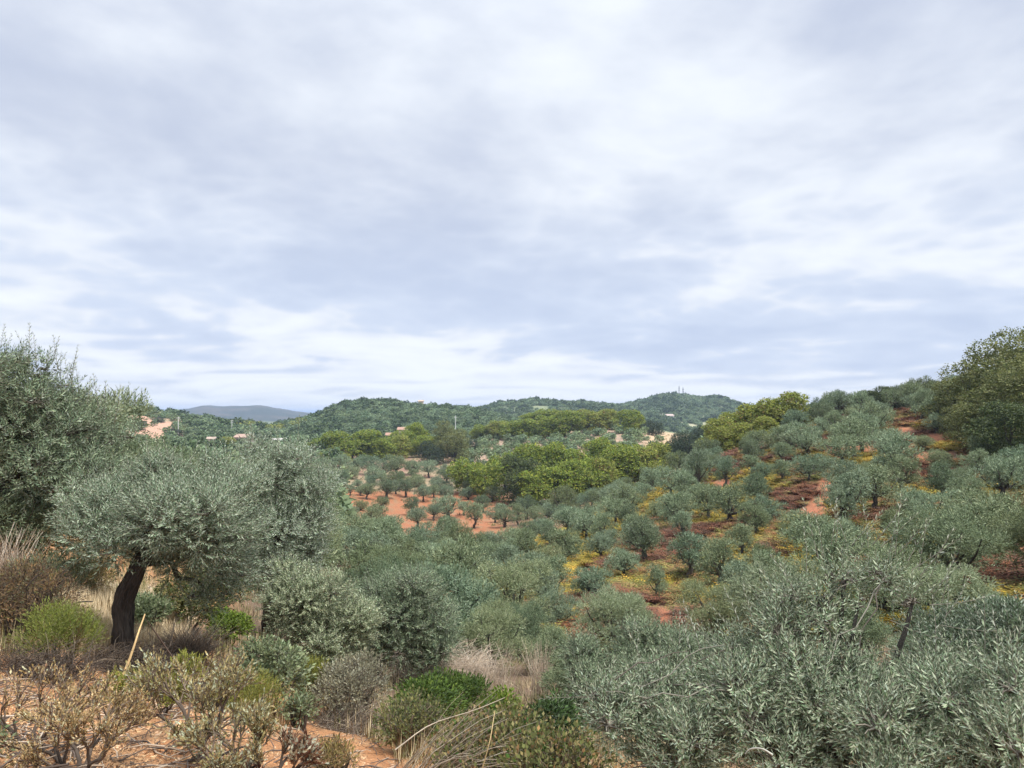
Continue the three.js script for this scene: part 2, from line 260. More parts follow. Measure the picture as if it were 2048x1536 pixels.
// what the soil is: patches of red and orange earth, straw, fields, bracken litter
const EARTH = [[1650, 980, 20, 26], [1632, 1025, 26, 34], [1668, 905, 22, 14], [1722, 897, 48, 14], [1812, 866, 20, 14], [1905, 878, 62, 13], [1950, 888, 40, 10], [1872, 916, 52, 13], [1805, 900, 22, 13], [1935, 934, 14, 10], [1175, 1158, 26, 22], [1330, 1232, 18, 30], [2035, 1240, 40, 40], [1445, 970, 22, 12], [1560, 1140, 16, 10], [1500, 1150, 34, 14]];
const bareSlope = (col, r, x, z) => col > 100 && col < 480 && r > 335 && r < 512 ? sstep(-0.36, -0.2, fbm(x * 0.03 + 4, z * 0.03, 3)) * sstep(480, 455, col) * sstep(335, 350, r) * sstep(512, 498, r) : 0;
function soilColour(x, y, z) {
  const r = Math.hypot(x, z), az = Math.atan2(x, -z), [px, py, dep] = toPixel(x, y, z), front = dep > 0.5;
  const n = fbm(x * 0.25, z * 0.25, 4), nf = fbm(x * 1.7, z * 1.7, 3), col = Math.tan(az) * F + CX;
  const mix = (a, b, t) => [lerp(a[0], b[0], t), lerp(a[1], b[1], t), lerp(a[2], b[2], t)];
  let c;
  if (r < 30) {
    c = mix([0.47, 0.225, 0.095], [0.38, 0.165, 0.065], sstep(-0.3, 0.4, n + nf * 0.4));                 // sandy bank
    c = mix(c, [0.45, 0.28, 0.14], sstep(0.1, 0.5, nf + 0.25) * 0.5);
    if (front) {
      const e = Math.hypot((px - 230) / 150, (py - 1235) / 70); c = mix(c, [0.60, 0.51, 0.35], sstep(1.3, 0.8, e + nf * 0.4));   // straw bank behind the trunk
      c = mix(c, [0.17, 0.11, 0.07], sstep(8, 13, r + n * 3) * sstep(420, 520, col) * (1 - sstep(0.9, 0.6, e)));
    }
  } else c = mix([0.17, 0.10, 0.06], [0.24, 0.16, 0.08], sstep(-0.3, 0.3, n));
  if (r >= 25 && r < 350) {
    const t = sstep(25, 34, r); let d = mix([0.13, 0.08, 0.05], [0.21, 0.14, 0.065], sstep(-0.25, 0.3, n));
    d = mix(d, [0.19, 0.1, 0.05], sstep(0.05, 0.35, fbm(x * 0.11 + 9, z * 0.11, 3)) * 0.7);
    if (r > 100 && r < 215 && col > 600 && col < 1040) { const red = sstep(90, 104, r) * sstep(192, 176, r) * sstep(620, 660, col) * sstep(1035, 985, col); d = mix(d, mix([0.30, 0.115, 0.048], [0.25, 0.14, 0.07], sstep(-0.05, 0.4, n + nf * 0.3)), red); d = mix(d, [0.27, 0.22, 0.135], sstep(176, 186, r + n * 8) * sstep(215, 203, r) * 0.8); }
    if (r > 190 && r < 290 && col > 640 && col < 930) d = mix(d, mix([0.27, 0.2, 0.12], [0.24, 0.13, 0.09], sstep(-0.05, 0.25, n)), sstep(190, 205, r));
    if (r > 205 && col > 920) d = mix(d, mix([0.36, 0.24, 0.165], [0.27, 0.2, 0.14], sstep(-0.2, 0.3, n)), sstep(205, 230, r));
    if (r > 225 && col > 1285 && col < 1400) d = mix(d, [0.44, 0.32, 0.19], sstep(1285, 1300, col) * sstep(1400, 1360, col) * 0.8);
    if (front) for (const [ex, ey, ew, eh] of EARTH) { const e = Math.hypot((px - ex) / ew, (py - ey) / eh) + nf * 1.0; if (e < 1.4 && r < 130) d = mix(d, [0.31, 0.115, 0.055], sstep(1.3, 0.6, e)); }
    c = mix(c, d, t);
  }
  if (r >= 335) {
    let d = mix([0.12, 0.155, 0.08], [0.19, 0.21, 0.11], sstep(-0.3, 0.3, fbm(x * 0.02, z * 0.02, 4)));
    d = mix(d, [0.42, 0.25, 0.17], bareSlope(col, r, x, z));
    if (r > 860 && r < 1100 && col > 1150 && col < 1290) d = mix(d, [0.36, 0.28, 0.2], sstep(0.0, 0.2, fbm(x * 0.03, z * 0.03, 4)));
    if (r > 700 && r < 900 && col > 1350 && col < 1410) d = mix(d, [0.34, 0.32, 0.2], 0.8);
    if (r > 2000) d = mix([0.03, 0.045, 0.04], [0.1, 0.085, 0.075], sstep(0.0, 0.4, fbm(x * 0.004, z * 0.004, 4)) * 0.6);
    c = mix(c, d, sstep(335, 348, r));
  }
  return [c[0] / 0.62, c[1] / 0.62, c[2] / 0.62];
}
function groundSheet(name, label, radii, tile) {
  const A = []; for (let a = -180; a < -50; a += 5) A.push(a); for (let a = -50; a <= 50; a += 0.28) A.push(a); for (let a = 52.5; a <= 180.01; a += 5) A.push(a);
  A[A.length - 1] = 180;
  const nA = A.length, p = [], c = [], u = [], idx = [];
  for (const r of radii) for (const a of A) { const t = a * Math.PI / 180, x = Math.sin(t) * r, z = -Math.cos(t) * r, y = heightPolar(clamp(t, -3.14159, 3.14159), r); p.push(x, y, z); c.push(...soilColour(x, y, z)); u.push(x / tile, z / tile); }
  for (let k = 0; k < radii.length - 1; k++) for (let s = 0; s < nA - 1; s++) { const a = k * nA + s, b = a + nA; idx.push(a, a + 1, b, a + 1, b + 1, b); }
  const g = new THREE.BufferGeometry();
  g.setAttribute('position', new THREE.Float32BufferAttribute(p, 3)); g.setAttribute('color', new THREE.Float32BufferAttribute(c, 3)); g.setAttribute('uv', new THREE.Float32BufferAttribute(u, 2)); g.setIndex(idx); g.computeVertexNormals();
  const m = mesh(name, g, M.soil); scene.add(m); m.userData = { kind: 'structure', label }; return m;
}
const radii = (a, b, k) => { const o = [a]; while (o[o.length - 1] * k < b) o.push(o[o.length - 1] * k); o.push(b); return o; };
groundSheet('ground', 'sandy orange and straw covered bank in the foreground', [0.02, ...radii(1, 24, 1.018)], 1.3);
groundSheet('hillside', 'valley floor and hillsides of red earth and brown litter', radii(24, 350, 1.022), 6);
groundSheet('hills', 'rolling green hills beyond the valley', radii(350, 1700, 1.02), 40);
groundSheet('distant_ridge', 'blue distant ridge and plain at the horizon', radii(1700, 16000, 1.04), 300);

// ---------------------------------------------------------------- vegetation builders
// points on clumpy crown: lobes are [x, y, z, radius, flat]
function crownPoints(lobes, n, R, inner = 0.15, upward = 0.35) {
  const out = [], tot = lobes.reduce((s, l) => s + l[3] * l[3], 0); let guard = 0;
  while (out.length < n && guard++ < n * 12) {
    let t = R() * tot, l = lobes[0]; for (const q of lobes) { if ((t -= q[3] * q[3]) <= 0) { l = q; break; } }
    const d = unit(R); if (d.y < -0.2 && R() < 0.45) d.y = -d.y;
    const deep = R() < inner, k = deep ? 0.35 + 0.4 * R() : 0.72 + 0.36 * R(), fl = l[4] ?? 0.85;
    const x = l[0] + d.x * l[3] * k, y = l[1] + d.y * l[3] * k * fl, z = l[2] + d.z * l[3] * k;
    if (!deep) { let hid = false; for (const q of lobes) if (q !== l && Math.hypot(x - q[0], (y - q[1]) / (q[4] ?? 0.85), z - q[2]) < q[3] * 0.68) { hid = true; break; } if (hid) continue; }
    d.y += upward; d.addScaledVector(unit(R), 0.45).normalize();
    out.push([x, y, z, d, deep]);
  }
  return out;
}
// leaves along a short shoot, written into gb
function shoot(gb, R, x, y, z, d, len, nl, L, W, pal, fold = 0, twig = null, opp = 0.9, spread = 0.8) {
  if (twig) { const r = len * 0.012 + 0.0012; gb.tube([V(x, y, z), V(x + d.x * len * 0.5, y + d.y * len * 0.5, z + d.z * len * 0.5), V(x + d.x * len, y + d.y * len, z + d.z * len)], [r, r * 0.8, r * 0.4], 3, twig); }
  const tone = 0.8 + 0.4 * R(), c0 = pick(R, pal);
  for (let k = 0; k < nl; k++) {
    const t = nl > 1 ? k / (nl - 1) : 1, s = around(d, k * 2.4 + R() * 0.8), a = spread * (1 - 0.55 * t);
    const q = d.clone().multiplyScalar(opp).addScaledVector(s, a).normalize(), side = q.clone().cross(s).addScaledVector(unit(R), 0.35); side.addScaledVector(q, -side.dot(q)).normalize();
    const c = vary(R, R() < 0.6 ? c0 : pick(R, pal), 0.15), k2 = (0.75 + 0.5 * R());
    gb.leaf(x + d.x * len * t, y + d.y * len * t, z + d.z * len * t, q.x, q.y, q.z, side.x, side.y, side.z, L * k2, W * k2, [c[0] * tone, c[1] * tone, c[2] * tone], fold, (R() - 0.4) * 0.25);
  }
}
function crownGeo(lobes, R, o) {
  const gb = new GB();
  for (const [x, y, z, d, deep] of crownPoints(lobes, o.n, R, o.inner, o.up)) {
    const big = deep ? 1.7 : 1; shoot(gb, R, x, y, z, d, o.len * (deep ? 1 : 0.7 + 0.6 * R()), deep ? Math.ceil(o.nl * 0.5) : o.nl, o.L * big, o.W * big, o.pal, 0, null, o.opp, o.spread);
  }
  return gb.geo();
}
function curve(a, b, sag, R, n = 5, wob = 0.08) {
  const L = a.distanceTo(b), pts = [];
  for (let k = 0; k <= n; k++) { const t = k / n, p = a.clone().lerp(b, t); p.y += Math.sin(t * Math.PI) * sag * L; if (k && k < n) p.add(unit(R).multiplyScalar(wob * L)); pts.push(p); }
  return pts;
}
const taper = (n, a, b) => Array.from({ length: n }, (_, k) => lerp(a, b, Math.pow(k / (n - 1), 0.8)));
// olive for the middle distance, 4 m wide at scale 1
function oliveProto(seed, o = {}) {
  const R = mulberry(seed), g = new THREE.Group(), lobes = [], th = o.trunk ?? 1.1, nl = o.lobes ?? 24, W = o.w ?? 1, H = o.h ?? 1;
  const lean = V((R() - 0.5) * 0.5, th, (R() - 0.5) * 0.5), arms = o.arms ?? 4;
  for (let k = 0; k < arms; k++) {  // each limb carries its own billow of foliage
    const a = k / arms * 6.283 + R() * 0.9, q = (0.6 + 0.45 * R()) * W, c = [lean.x + Math.cos(a) * q, th + (0.45 + 0.75 * R()) * H, lean.z + Math.sin(a) * q];
    for (let j = 0; j < nl / arms; j++) { const d = unit(R), s = 0.24 + 0.2 * R(); lobes.push([c[0] + d.x * 0.72 * W, c[1] + d.y * 0.62 * H, c[2] + d.z * 0.72 * W, s, 0.8]); }
  }
  for (let k = 0; k < 3; k++) { const a = R() * 6.28, q = 1.1 + 0.4 * R(); lobes.push([lean.x + Math.cos(a) * q * W, th + 0.05 + 0.25 * R(), lean.z + Math.sin(a) * q * W, 0.3 + 0.15 * R(), 1]); }
  lobes.push([lean.x, th + 1.0 * H, lean.z, 0.62, 0.85], [lean.x + 0.3, th + 1.35 * H, lean.z - 0.2, 0.45, 0.85]);
  const bark = new GB(), fork = V(lean.x, th, lean.z), r0 = 0.15 + 0.06 * R();
  bark.tube(curve(V(0, -0.25, 0), fork, 0, R, 6, 0.05), taper(7, r0 * 1.35, r0 * 0.8), 8, o.bark ?? BARK, 0.22, seed);
  for (let k = 0; k < lobes.length; k += 2) { const l = lobes[k]; bark.tube(curve(fork.clone().add(V(0, -0.08, 0)), V(l[0], l[1] + 0.1, l[2]), -0.08, R, 5, 0.06), taper(6, r0 * 0.55, 0.018), 5, k % 4 ? (o.bark ?? BARK) : [0.15, 0.135, 0.115], 0.1, seed + k); }
  mesh('trunk', bark.geo(), M.bark, g);
  mesh('crown', crownGeo(lobes, R, { n: o.n ?? 1500, nl: o.nl ?? 8, len: o.len ?? 0.24, L: o.L ?? 0.115, W: o.lw ?? 0.03, pal: o.pal ?? P.olive, inner: 0.16, up: 0.4 }), M.olive, g);
  return g;
}
function broadProto(seed, o) {  // chestnuts and oaks, 8 m wide at scale 1
  const R = mulberry(seed), g = new THREE.Group(), lobes = [], h = o.h, nl = o.lobes ?? 22;
  for (let k = 0; k < nl; k++) { const t = R(), a = R() * 6.283, y = h * (0.1 + 0.78 * t), w = 3.1 * Math.sqrt(Math.max(0.05, 1 - Math.pow((t - 0.3) / 0.78, 2))) * (0.55 + 0.45 * R()); lobes.push([Math.cos(a) * w, y, Math.sin(a) * w, 0.85 + 0.75 * R(), 0.72]); }
  lobes.push([0, h * 0.55, 0, 2.3, 0.9]);
  const bark = new GB(); bark.tube(curve(V(0, -0.4, 0), V((R() - 0.5) * 0.4, h * 0.6, 0), 0, R, 6, 0.03), taper(7, 0.32, 0.08), 8, o.bark ?? [0.07, 0.06, 0.05], 0.15, seed);
  for (let k = 0; k < nl; k += 3) { const l = lobes[k]; bark.tube(curve(V(0, h * 0.18, 0), V(l[0], l[1], l[2]), 0.05, R, 5, 0.05), taper(6, 0.12, 0.02), 5, o.bark ?? [0.07, 0.06, 0.05]); }
  mesh('trunk', bark.geo(), M.bark, g);
  mesh('crown', crownGeo(lobes, R, { n: o.n ?? 2200, nl: 4, len: o.len ?? 0.35, L: o.L ?? 0.36, W: o.W ?? 0.17, pal: o.pal, inner: 0.14, up: 0.25, opp: 0.6, spread: 1 }), M.leaf, g);
  return g;
}
const OTINT = [[1, 1, 1], [1.12, 1.1, 1.0], [0.88, 0.94, 0.92], [1.05, 1.0, 0.86], [1.2, 1.2, 1.18]].map((c) => { const m = M.olive.clone(); m.color.setRGB(...c); return m; });
const copyOf = (proto, name, p, s, turn, label, category, group) => { const o = proto.clone(); o.name = numbered(name); o.position.copy(p); o.scale.set(s[0], s[1], s[2]); o.rotation.y = turn; o.userData = {}; tag(o, label, category, group); scene.add(o); if (category === 'olive tree') o.children[1].material = OTINT[Math.floor(RT() * 5)]; return o; };

// ---------------------------------------------------------------- protos
const OL = [
  ...[1, 2, 3, 4, 5, 6].map((k) => oliveProto(100 + k, { trunk: 0.55 + 0.11 * k, arms: 3 + k % 3, pal: k % 3 === 0 ? P.oliveDull : P.olive, w: 0.92 + 0.05 * (k % 3), h: 0.85 + 0.1 * (k % 4) })),
  oliveProto(120, { trunk: 0.35, lobes: 18, w: 0.8, h: 0.9, pal: P.oliveLight }), oliveProto(121, { trunk: 1.1, lobes: 20, w: 0.85, h: 1.25, pal: P.olive, bark: [0.1, 0.09, 0.08] }),
];
const OLN = [130, 131, 132, 133].map((s, k) => oliveProto(s, { trunk: 0.5 + 0.15 * k, n: 3600, nl: 10, L: 0.085, lw: 0.02, len: 0.25, pal: k === 2 ? P.oliveLight : k === 3 ? P.oliveDull : P.olive, h: 0.9 + 0.08 * k }));
const CH = [200, 201, 202].map((s, k) => broadProto(s, { h: 8.5 - k * 0.7, pal: P.chestnut }));
const CHY = [210, 211].map((s) => broadProto(s, { h: 7.5, pal: P.chestnutYellow }));
const OAK = [220, 221].map((s) => broadProto(s, { h: 8, pal: P.oak, L: 0.26, W: 0.14, n: 2600 }));
const MIX = [230, 231].map((s) => broadProto(s, { h: 9.5, pal: P.mixOak, L: 0.24, W: 0.12, n: 3000, lobes: 26 }));
const HOLM = [240, 241].map((s) => broadProto(s, { h: 6, pal: P.holm, L: 0.24, W: 0.12, n: 2400 }));

const taken = [];  // [x, z, radius]
const free = (x, z, r) => taken.every(([a, b, c]) => Math.hypot(a - x, b - z) > (c + r) * 0.86);
const RT = mulberry(77);
function olive(px, py, w, label, group, o = {}) {
  const p = o.r ? groundAt(px, o.r) : hit(px, py, o.r0 ?? 18), r = Math.hypot(p.x, p.z), dep = -p.z * CP + p.y * SP, width = w * dep / F, s = width / 4;
  const set = r < 34 ? OLN : OL, pr = set[o.v !== undefined ? o.v % set.length : Math.floor(RT() * set.length)], k = s * 0.92 * (0.92 + 0.16 * RT());
  taken.push([p.x, p.z, width / 2]);
  return copyOf(pr, 'olive_tree', p, [k, k * (o.tall ?? (0.95 + 0.2 * RT())), k], RT() * 6.283, label, 'olive tree', group);
}
// ---------------------------------------------------------------- red orchard across the valley
const ORD = ['first', 'second', 'third', 'fourth', 'fifth', 'sixth', 'seventh', 'eighth', 'ninth', 'tenth', 'eleventh', 'twelfth', 'thirteenth', 'fourteenth', 'fifteenth'];
const ORCHARD = [
  ['in the front row of the red orchard', [[705, 1044, 34], [753, 1052, 44], [782, 1064, 37], [836, 1058, 40], [901, 1066, 34], [947, 1057, 44], [990, 1046, 32]]],
  ['in the bare-soil middle row of the red orchard', [[724, 1022, 27], [762, 1024, 29], [824, 1031, 32], [866, 1041, 34], [897, 1037, 48], [927, 1031, 26], [968, 1025, 31]]],
  ['on the edge of red soil and pale grass', [[732, 1000, 31], [771, 997, 36], [812, 995, 31], [847, 1003, 29], [892, 1002, 28], [937, 1000, 30], [982, 1003, 30]]],
  ['on the pale grass strip of the orchard', [[746, 971, 36], [792, 982, 34], [826, 975, 32], [882, 990, 33], [915, 976, 30], [950, 985, 34]]],
  ['in the hindmost row of the orchard', [[704, 958, 36], [735, 950, 34], [764, 955, 38], [796, 953, 40], [825, 950, 34], [858, 956, 32], [890, 958, 28], [678, 945, 34]]],
];
for (const [where, list] of ORCHARD) list.sort((a, b) => a[0] - b[0]).forEach(([px, py, w], i) => olive(px, py, w * 1.65, `${ORD[i]} olive from the left ${where}`, 'olive trees of the red orchard', { r0: 90, tall: 1.0 }));

// ---------------------------------------------------------------- olives of the bracken hillside that can be told apart
for (const [px, py, w, label, o] of [
  [1722, 905, 92, 'olive with thick black trunk and pale dead branch above yellow bracken', { v: 3, tall: 1.2 }], [1673, 893, 62, 'olive beside the black-trunked olive, its trunk in dark shade'],
  [1872, 866, 66, 'olive with leaning bare trunk beside the upper red path'], [1846, 899, 62, 'low round silvery olive bush between the two red patches', { v: 6, tall: 0.85 }],
  [1786, 968, 116, 'wide olive with pale forked limbs in the middle of the right hillside', { v: 7, tall: 1.0 }], [1736, 953, 45, 'small olive bush left of the pale-limbed olive', { v: 6 }],
  [1758, 968, 48, 'small olive below the left arm of the pale-limbed olive', { v: 6 }], [1886, 1011, 94, 'flat-topped olive on a straight slim trunk above the dark red bracken', { v: 5, tall: 1.15 }],
  [1958, 951, 72, 'thin-leaved olive right of the lower red patch'], [1976, 907, 58, 'tall narrow silvery olive in front of the dark oaks', { v: 7, tall: 1.6 }],
  [2043, 982, 116, 'large olive with leaning dark trunk at the right edge'], [1560, 928, 62, 'olive with short dark trunk left of the red strip of earth'],
  [1628, 893, 52, 'small olive with slanting trunk under the hill crest'], [1640, 951, 56, 'rounded green olive left of the tall red strip of earth'], [1621, 967, 78, 'olive with bent pale branches left of the red strip'],
  [1561, 967, 62, 'olive just below the short dark-trunked one, yellow bracken at its left'], [1683, 1003, 46, 'small grey olive right of the red strip of earth', { v: 6 }], [1733, 1001, 40, 'small olive bush among rust bracken below the pale-limbed olive', { v: 6 }],
  [1823, 1042, 92, 'full round olive in the centre of the rust bracken on the right', { v: 0 }], [1826, 834, 62, 'olive on the crest next to a dark trunk'],
  [1258, 1032, 78, 'olive on a short thick trunk at the left end of the yellow bracken'], [1339, 1001, 78, 'olive on a leaning trunk above the yellow bracken bank'], [1373, 1017, 66, 'olive on an upright trunk right of the leaning one'],
  [1419, 1044, 88, 'flat-crowned olive on a tall trunk above purple bracken', { v: 7 }], [1514, 1077, 88, 'olive with two dark trunks in the middle of the hillside'], [1448, 977, 66, 'olive with dark trunk by the patch of orange earth'],
  [1524, 962, 62, 'olive on a straight trunk below the yellow chestnuts'], [1500, 999, 62, 'grey olive with thin trunk right of the flat-crowned one'], [1133, 1039, 78, 'olive in front of the lower chestnut wood, left of the others', { v: 2 }],
  [1099, 1079, 52, 'round olive low in the valley beside a yellow bracken bank'], [1201, 1092, 72, 'twisted olive with a pale branch over yellow bracken'], [1126, 1124, 62, 'dark olive left of the yellow bracken slope'],
  [1095, 1225, 102, 'olive with thick black trunk standing on brown ground low in the valley', { v: 1, tall: 1.2 }], [1127, 1136, 108, 'wide olive with dark base at the end of the yellow bracken', { v: 3 }],
  [1254, 1160, 92, 'bushy olive above the dark hollow in mid hillside'], [1376, 1162, 122, 'broad olive with pale stems in mid hillside', { v: 7 }], [1317, 1203, 64, 'slim upright olive between two broad ones', { v: 7, tall: 1.4 }],
  [1262, 1262, 132, 'broad grey olive left of the narrow orange gully', { v: 0 }], [1439, 1279, 162, 'large silvery olive right of the narrow orange gully', { v: 2 }], [1219, 1104, 62, 'grey-green olive under the purple bracken'],
  [1478, 1118, 78, 'olive right of the broad pale-stemmed one'], [1520, 1143, 72, 'olive on the slope above the ochre litter'], [1111, 1352, 165, 'big dense olive at the near edge of the valley, dry reeds at its foot', { v: 0 }],
  [1220, 1305, 150, 'big soft olive between the dense one and the gully', { v: 2 }], [1045, 1296, 92, 'pale green olive left of the big dense one', { v: 2 }], [1930, 1160, 190, 'tall olive with bare pale stems at the lower right of the hillside', { v: 1, tall: 1.1 }],
  [2020, 1075, 110, 'silvery olive against the right edge, half way down'], [1590, 1100, 80, 'grey olive right of the hillside centre'], [1545, 1215, 120, 'olive above the foreground branches, right of centre'],
  [1180, 985, 60, 'olive on the upper edge of the valley, beneath the chestnuts'], [1020, 1200, 110, 'low spreading olive in the valley floor'],
]) olive(px, py, w * 1.1, label, 'olive trees on the bracken hillside', o);

// the remaining olives of the slopes, on a loose planting grid
const FILLED = [];
function fillOlives(r0, r1, c0, c1, step, size, label, keep) {
  const px0 = Math.atan((c0 - CX) / F), px1 = Math.atan((c1 - CX) / F); let n = 0;
  for (let r = r0; r < r1; r += step * 0.9) for (let a = px0; a < px1; a += step / r) {
    const rr = r + (RT() - 0.5) * step * 0.7, az = a + (RT() - 0.5) * step * 0.7 / r, x = Math.sin(az) * rr, z = -Math.cos(az) * rr, w = size * (0.75 + 0.5 * RT());
    if (keep && !keep(Math.tan(az) * F + CX, rr)) continue;
    const y = groundY(x, z), [px, py] = toPixel(x, y, z);
    if (px < -60 || px > 2110) continue;
    if (EARTH.some(([ex, ey, ew, eh]) => Math.hypot((px - ex) / (ew + 14), (py - ey) / (eh + 10)) < 1) && rr < 130) continue;
    if (!free(x, z, w / 2)) continue;
    taken.push([x, z, w / 2]); n++;
    const set = rr < 34 ? OLN : OL, k = w / 4 * 1.02;
    const o = copyOf(set[Math.floor(RT() * set.length)], 'olive_tree', V(x, y, z), [k, k * (0.9 + 0.25 * RT()), k], RT() * 6.283, label, 'olive tree', 'olive trees of the slopes'); FILLED.push([o, px, py - w * 0.4 * F / rr]);
  }
  return n;
}
const HID = (c, r) => !(r > 150 && c > 880 && c < 1340) ;
fillOlives(20, 92, 640, 1180, 3.3, 3.5, 'grey-green olive tree standing close among others on the valley floor', (c, r) => !(c < 780 && r < 30) && r < 84 + sstep(960, 1120, c) * 12);
fillOlives(26, 75, 1180, 2100, 3.3, 3.4, 'grey-green olive tree among the rust and yellow bracken of the hillside', (c, r) => n2(c * 0.01, r * 0.05) > -0.55);
fillOlives(75, 112, 1240, 2100, 3.9, 4.0, 'olive tree in the close row under the hill crest', null);
fillOlives(24, 90, 250, 640, 4.4, 4.2, 'olive tree in the grove seen between the near crowns on the left', null);
fillOlives(112, 140, 1640, 2050, 4.5, 4.4, 'olive tree on the crest of the right hillside', null);
fillOlives(166, 232, 640, 960, 5.4, 4.2, 'olive tree behind the red orchard', (c, r) => r < 205 || c < 740);
fillOlives(118, 165, 990, 1250, 5.0, 4.2, 'olive tree in front of the lower chestnut wood', (c, r) => c > 1000 && r < 145 - (c - 1000) * 0.05);

// each of them named by the landmark next to it
{
  const LM = [[1722, 870, 'the black-trunked olive'], [1786, 935, 'the pale-limbed olive'], [1886, 980, 'the straight-trunked flat olive'], [1905, 880, 'the red path'], [1640, 1005, 'the red strip of earth'], [1514, 1050, 'the two-trunked olive'], [1419, 1010, 'the tall-trunked flat olive'],
    [1258, 1000, 'the thick-trunked olive'], [1339, 968, 'the leaning slope olive'], [1095, 1190, 'the black-trunked valley olive'], [1439, 1230, 'the silvery gully olive'], [1262, 1220, 'the broad gully olive'], [1111, 1290, 'the big dense olive'], [1127, 1105, 'the dark-based valley olive'],
    [1376, 1125, 'the broad pale-stemmed olive'], [1080, 990, 'the lower chestnut wood'], [1540, 850, 'the yellow hilltop grove'], [1760, 790, 'the dark crest wood'], [1985, 780, 'the tall right-edge trees'], [690, 1120, 'the dark holm oak'], [830, 1040, 'the red orchard'], [330, 960, 'the leaning olive crown'], [575, 930, 'the bright silvery crown'], [820, 915, 'the brown field']];
  const DIR = ['to the right of', 'to the lower right of', 'below', 'to the lower left of', 'to the left of', 'to the upper left of', 'above', 'to the upper right of'], bins = {};
  for (const [o, px, py] of FILLED) { let b = null, d = 1e9; for (const l of LM) { const e = Math.hypot(px - l[0], (py - l[1]) * 1.4); if (e < d) { d = e; b = l; } } const k = DIR[(Math.round(Math.atan2(py - b[1], px - b[0]) / (Math.PI / 4)) + 8) % 8] + ' ' + b[2]; (bins[k] ??= []).push([d, o]); }
  const NTH = ['nearest', 'second nearest', 'third nearest', 'fourth nearest', 'fifth nearest', 'sixth nearest', 'seventh nearest', 'eighth nearest', 'ninth nearest', 'tenth nearest', 'eleventh nearest', 'twelfth nearest', 'thirteenth nearest', 'fourteenth nearest', 'fifteenth nearest', 'sixteenth nearest', 'seventeenth nearest', 'eighteenth nearest'];
  for (const k in bins) bins[k].sort((a, b) => a[0] - b[0]).forEach(([, o], i) => { o.userData.label = bins[k].length === 1 ? `grey-green olive ${k}` : i < 18 ? `${NTH[i]} of the olives ${k}` : `olive farther ${k}`; });
}

// ---------------------------------------------------------------- chestnut woods, oaks
const CHL = 'chestnut trees of the valley woods';
function broad(set, name, px, r, wpx, label, cat, group, tall = 1) {
  const p = groundAt(px, r, 0.2), s = wpx * r / F / 7.6; taken.push([p.x, p.z, s * 3]);
  return copyOf(set[Math.floor(RT() * set.length)], name, p, [s, s * tall, s], RT() * 6.283, label, cat, group);
}
// lower wood: [column, metres, crown width in pixels]
for (const [px, r, w, lab, set] of [
  [935, 176, 74, 'round yellow-green chestnut at the left end of the lower wood'], [985, 168, 80, 'second chestnut from the left in the lower wood'], [1040, 160, 92, 'dark green chestnut at the near corner of the lower wood', OAK], [1075, 156, 84, 'tall chestnut with dark underside in the lower wood'],
  [1125, 158, 88, 'broad chestnut at the middle of the lower wood, near side'], [1165, 160, 84, 'chestnut right of the middle of the lower wood, near side'], [1205, 163, 78, 'brownish chestnut above the olive row', CHY], [1240, 168, 80, 'chestnut with yellow top near the right end of the lower wood'],
  [1285, 172, 78, 'yellowing chestnut at the right end of the lower wood', CHY], [1320, 176, 64, 'small yellow chestnut against the dark oaks', CHY], [1010, 184, 76, 'chestnut behind the left end of the lower wood'], [1060, 180, 80, 'high-crowned chestnut behind the near corner of the wood'],
  [1110, 182, 80, 'chestnut at the back of the lower wood, left of centre'], [1155, 184, 76, 'chestnut at the back of the lower wood, centre'], [1200, 186, 78, 'bright green chestnut at the back of the lower wood, right of centre'], [1250, 188, 74, 'chestnut at the back right of the lower wood'],
]) broad(set ?? CH, 'chestnut_tree', px, r, w * 1.05, lab, 'chestnut tree', CHL, 1.0);
// middle wood beyond the orchard
for (const [px, r, w, lab, set, tall] of [
  [640, 262, 44, 'leftmost chestnut of the wood beyond the brown field'], [672, 258, 48, 'second chestnut of the wood beyond the brown field'], [706, 256, 50, 'broad yellow chestnut of the wood beyond the brown field'], [738, 258, 52, 'bright rounded chestnut in the wood beyond the brown field'],
  [768, 256, 44, 'dark-based chestnut behind the brown field'], [798, 262, 46, 'yellow chestnut in the middle of the wood beyond the field', CHY], [832, 282, 46, 'tallest round chestnut on top of the middle wood', CH, 1.2], [806, 275, 44, 'chestnut left of the tallest round one'],
  [775, 272, 44, 'chestnut at the back of the wood beyond the field'], [745, 276, 40, 'low chestnut on the upper edge of the middle wood'], [870, 268, 42, 'yellow-green chestnut left of the twin dark trees'], [846, 262, 40, 'small dark chestnut by the twin dark trees'],
  [862, 232, 44, 'dark holm oak standing on the corner of the brown field', HOLM, 1.3], [910, 236, 56, 'big rounded brown-green tree beside the dark holm oak', MIX, 1.0], [900, 262, 62, 'broad brown-green tree behind the rounded one', MIX, 0.95], [940, 276, 34, 'small dark tree right of the brown-green pair', HOLM],
  [690, 236, 30, 'thin yellow tree on the near edge of the brown field', CHY, 0.8], [655, 236, 34, 'small yellow-brown tree left of the field', CHY, 0.8],
]) broad(set ?? CH, set === HOLM ? 'holm_oak' : set === MIX ? 'broad_tree' : 'chestnut_tree', px, r, w * 1.25, lab, set === HOLM ? 'oak tree' : set === MIX ? 'tree' : 'chestnut tree', 'trees of the middle wood', (tall ?? 1) * 0.8);
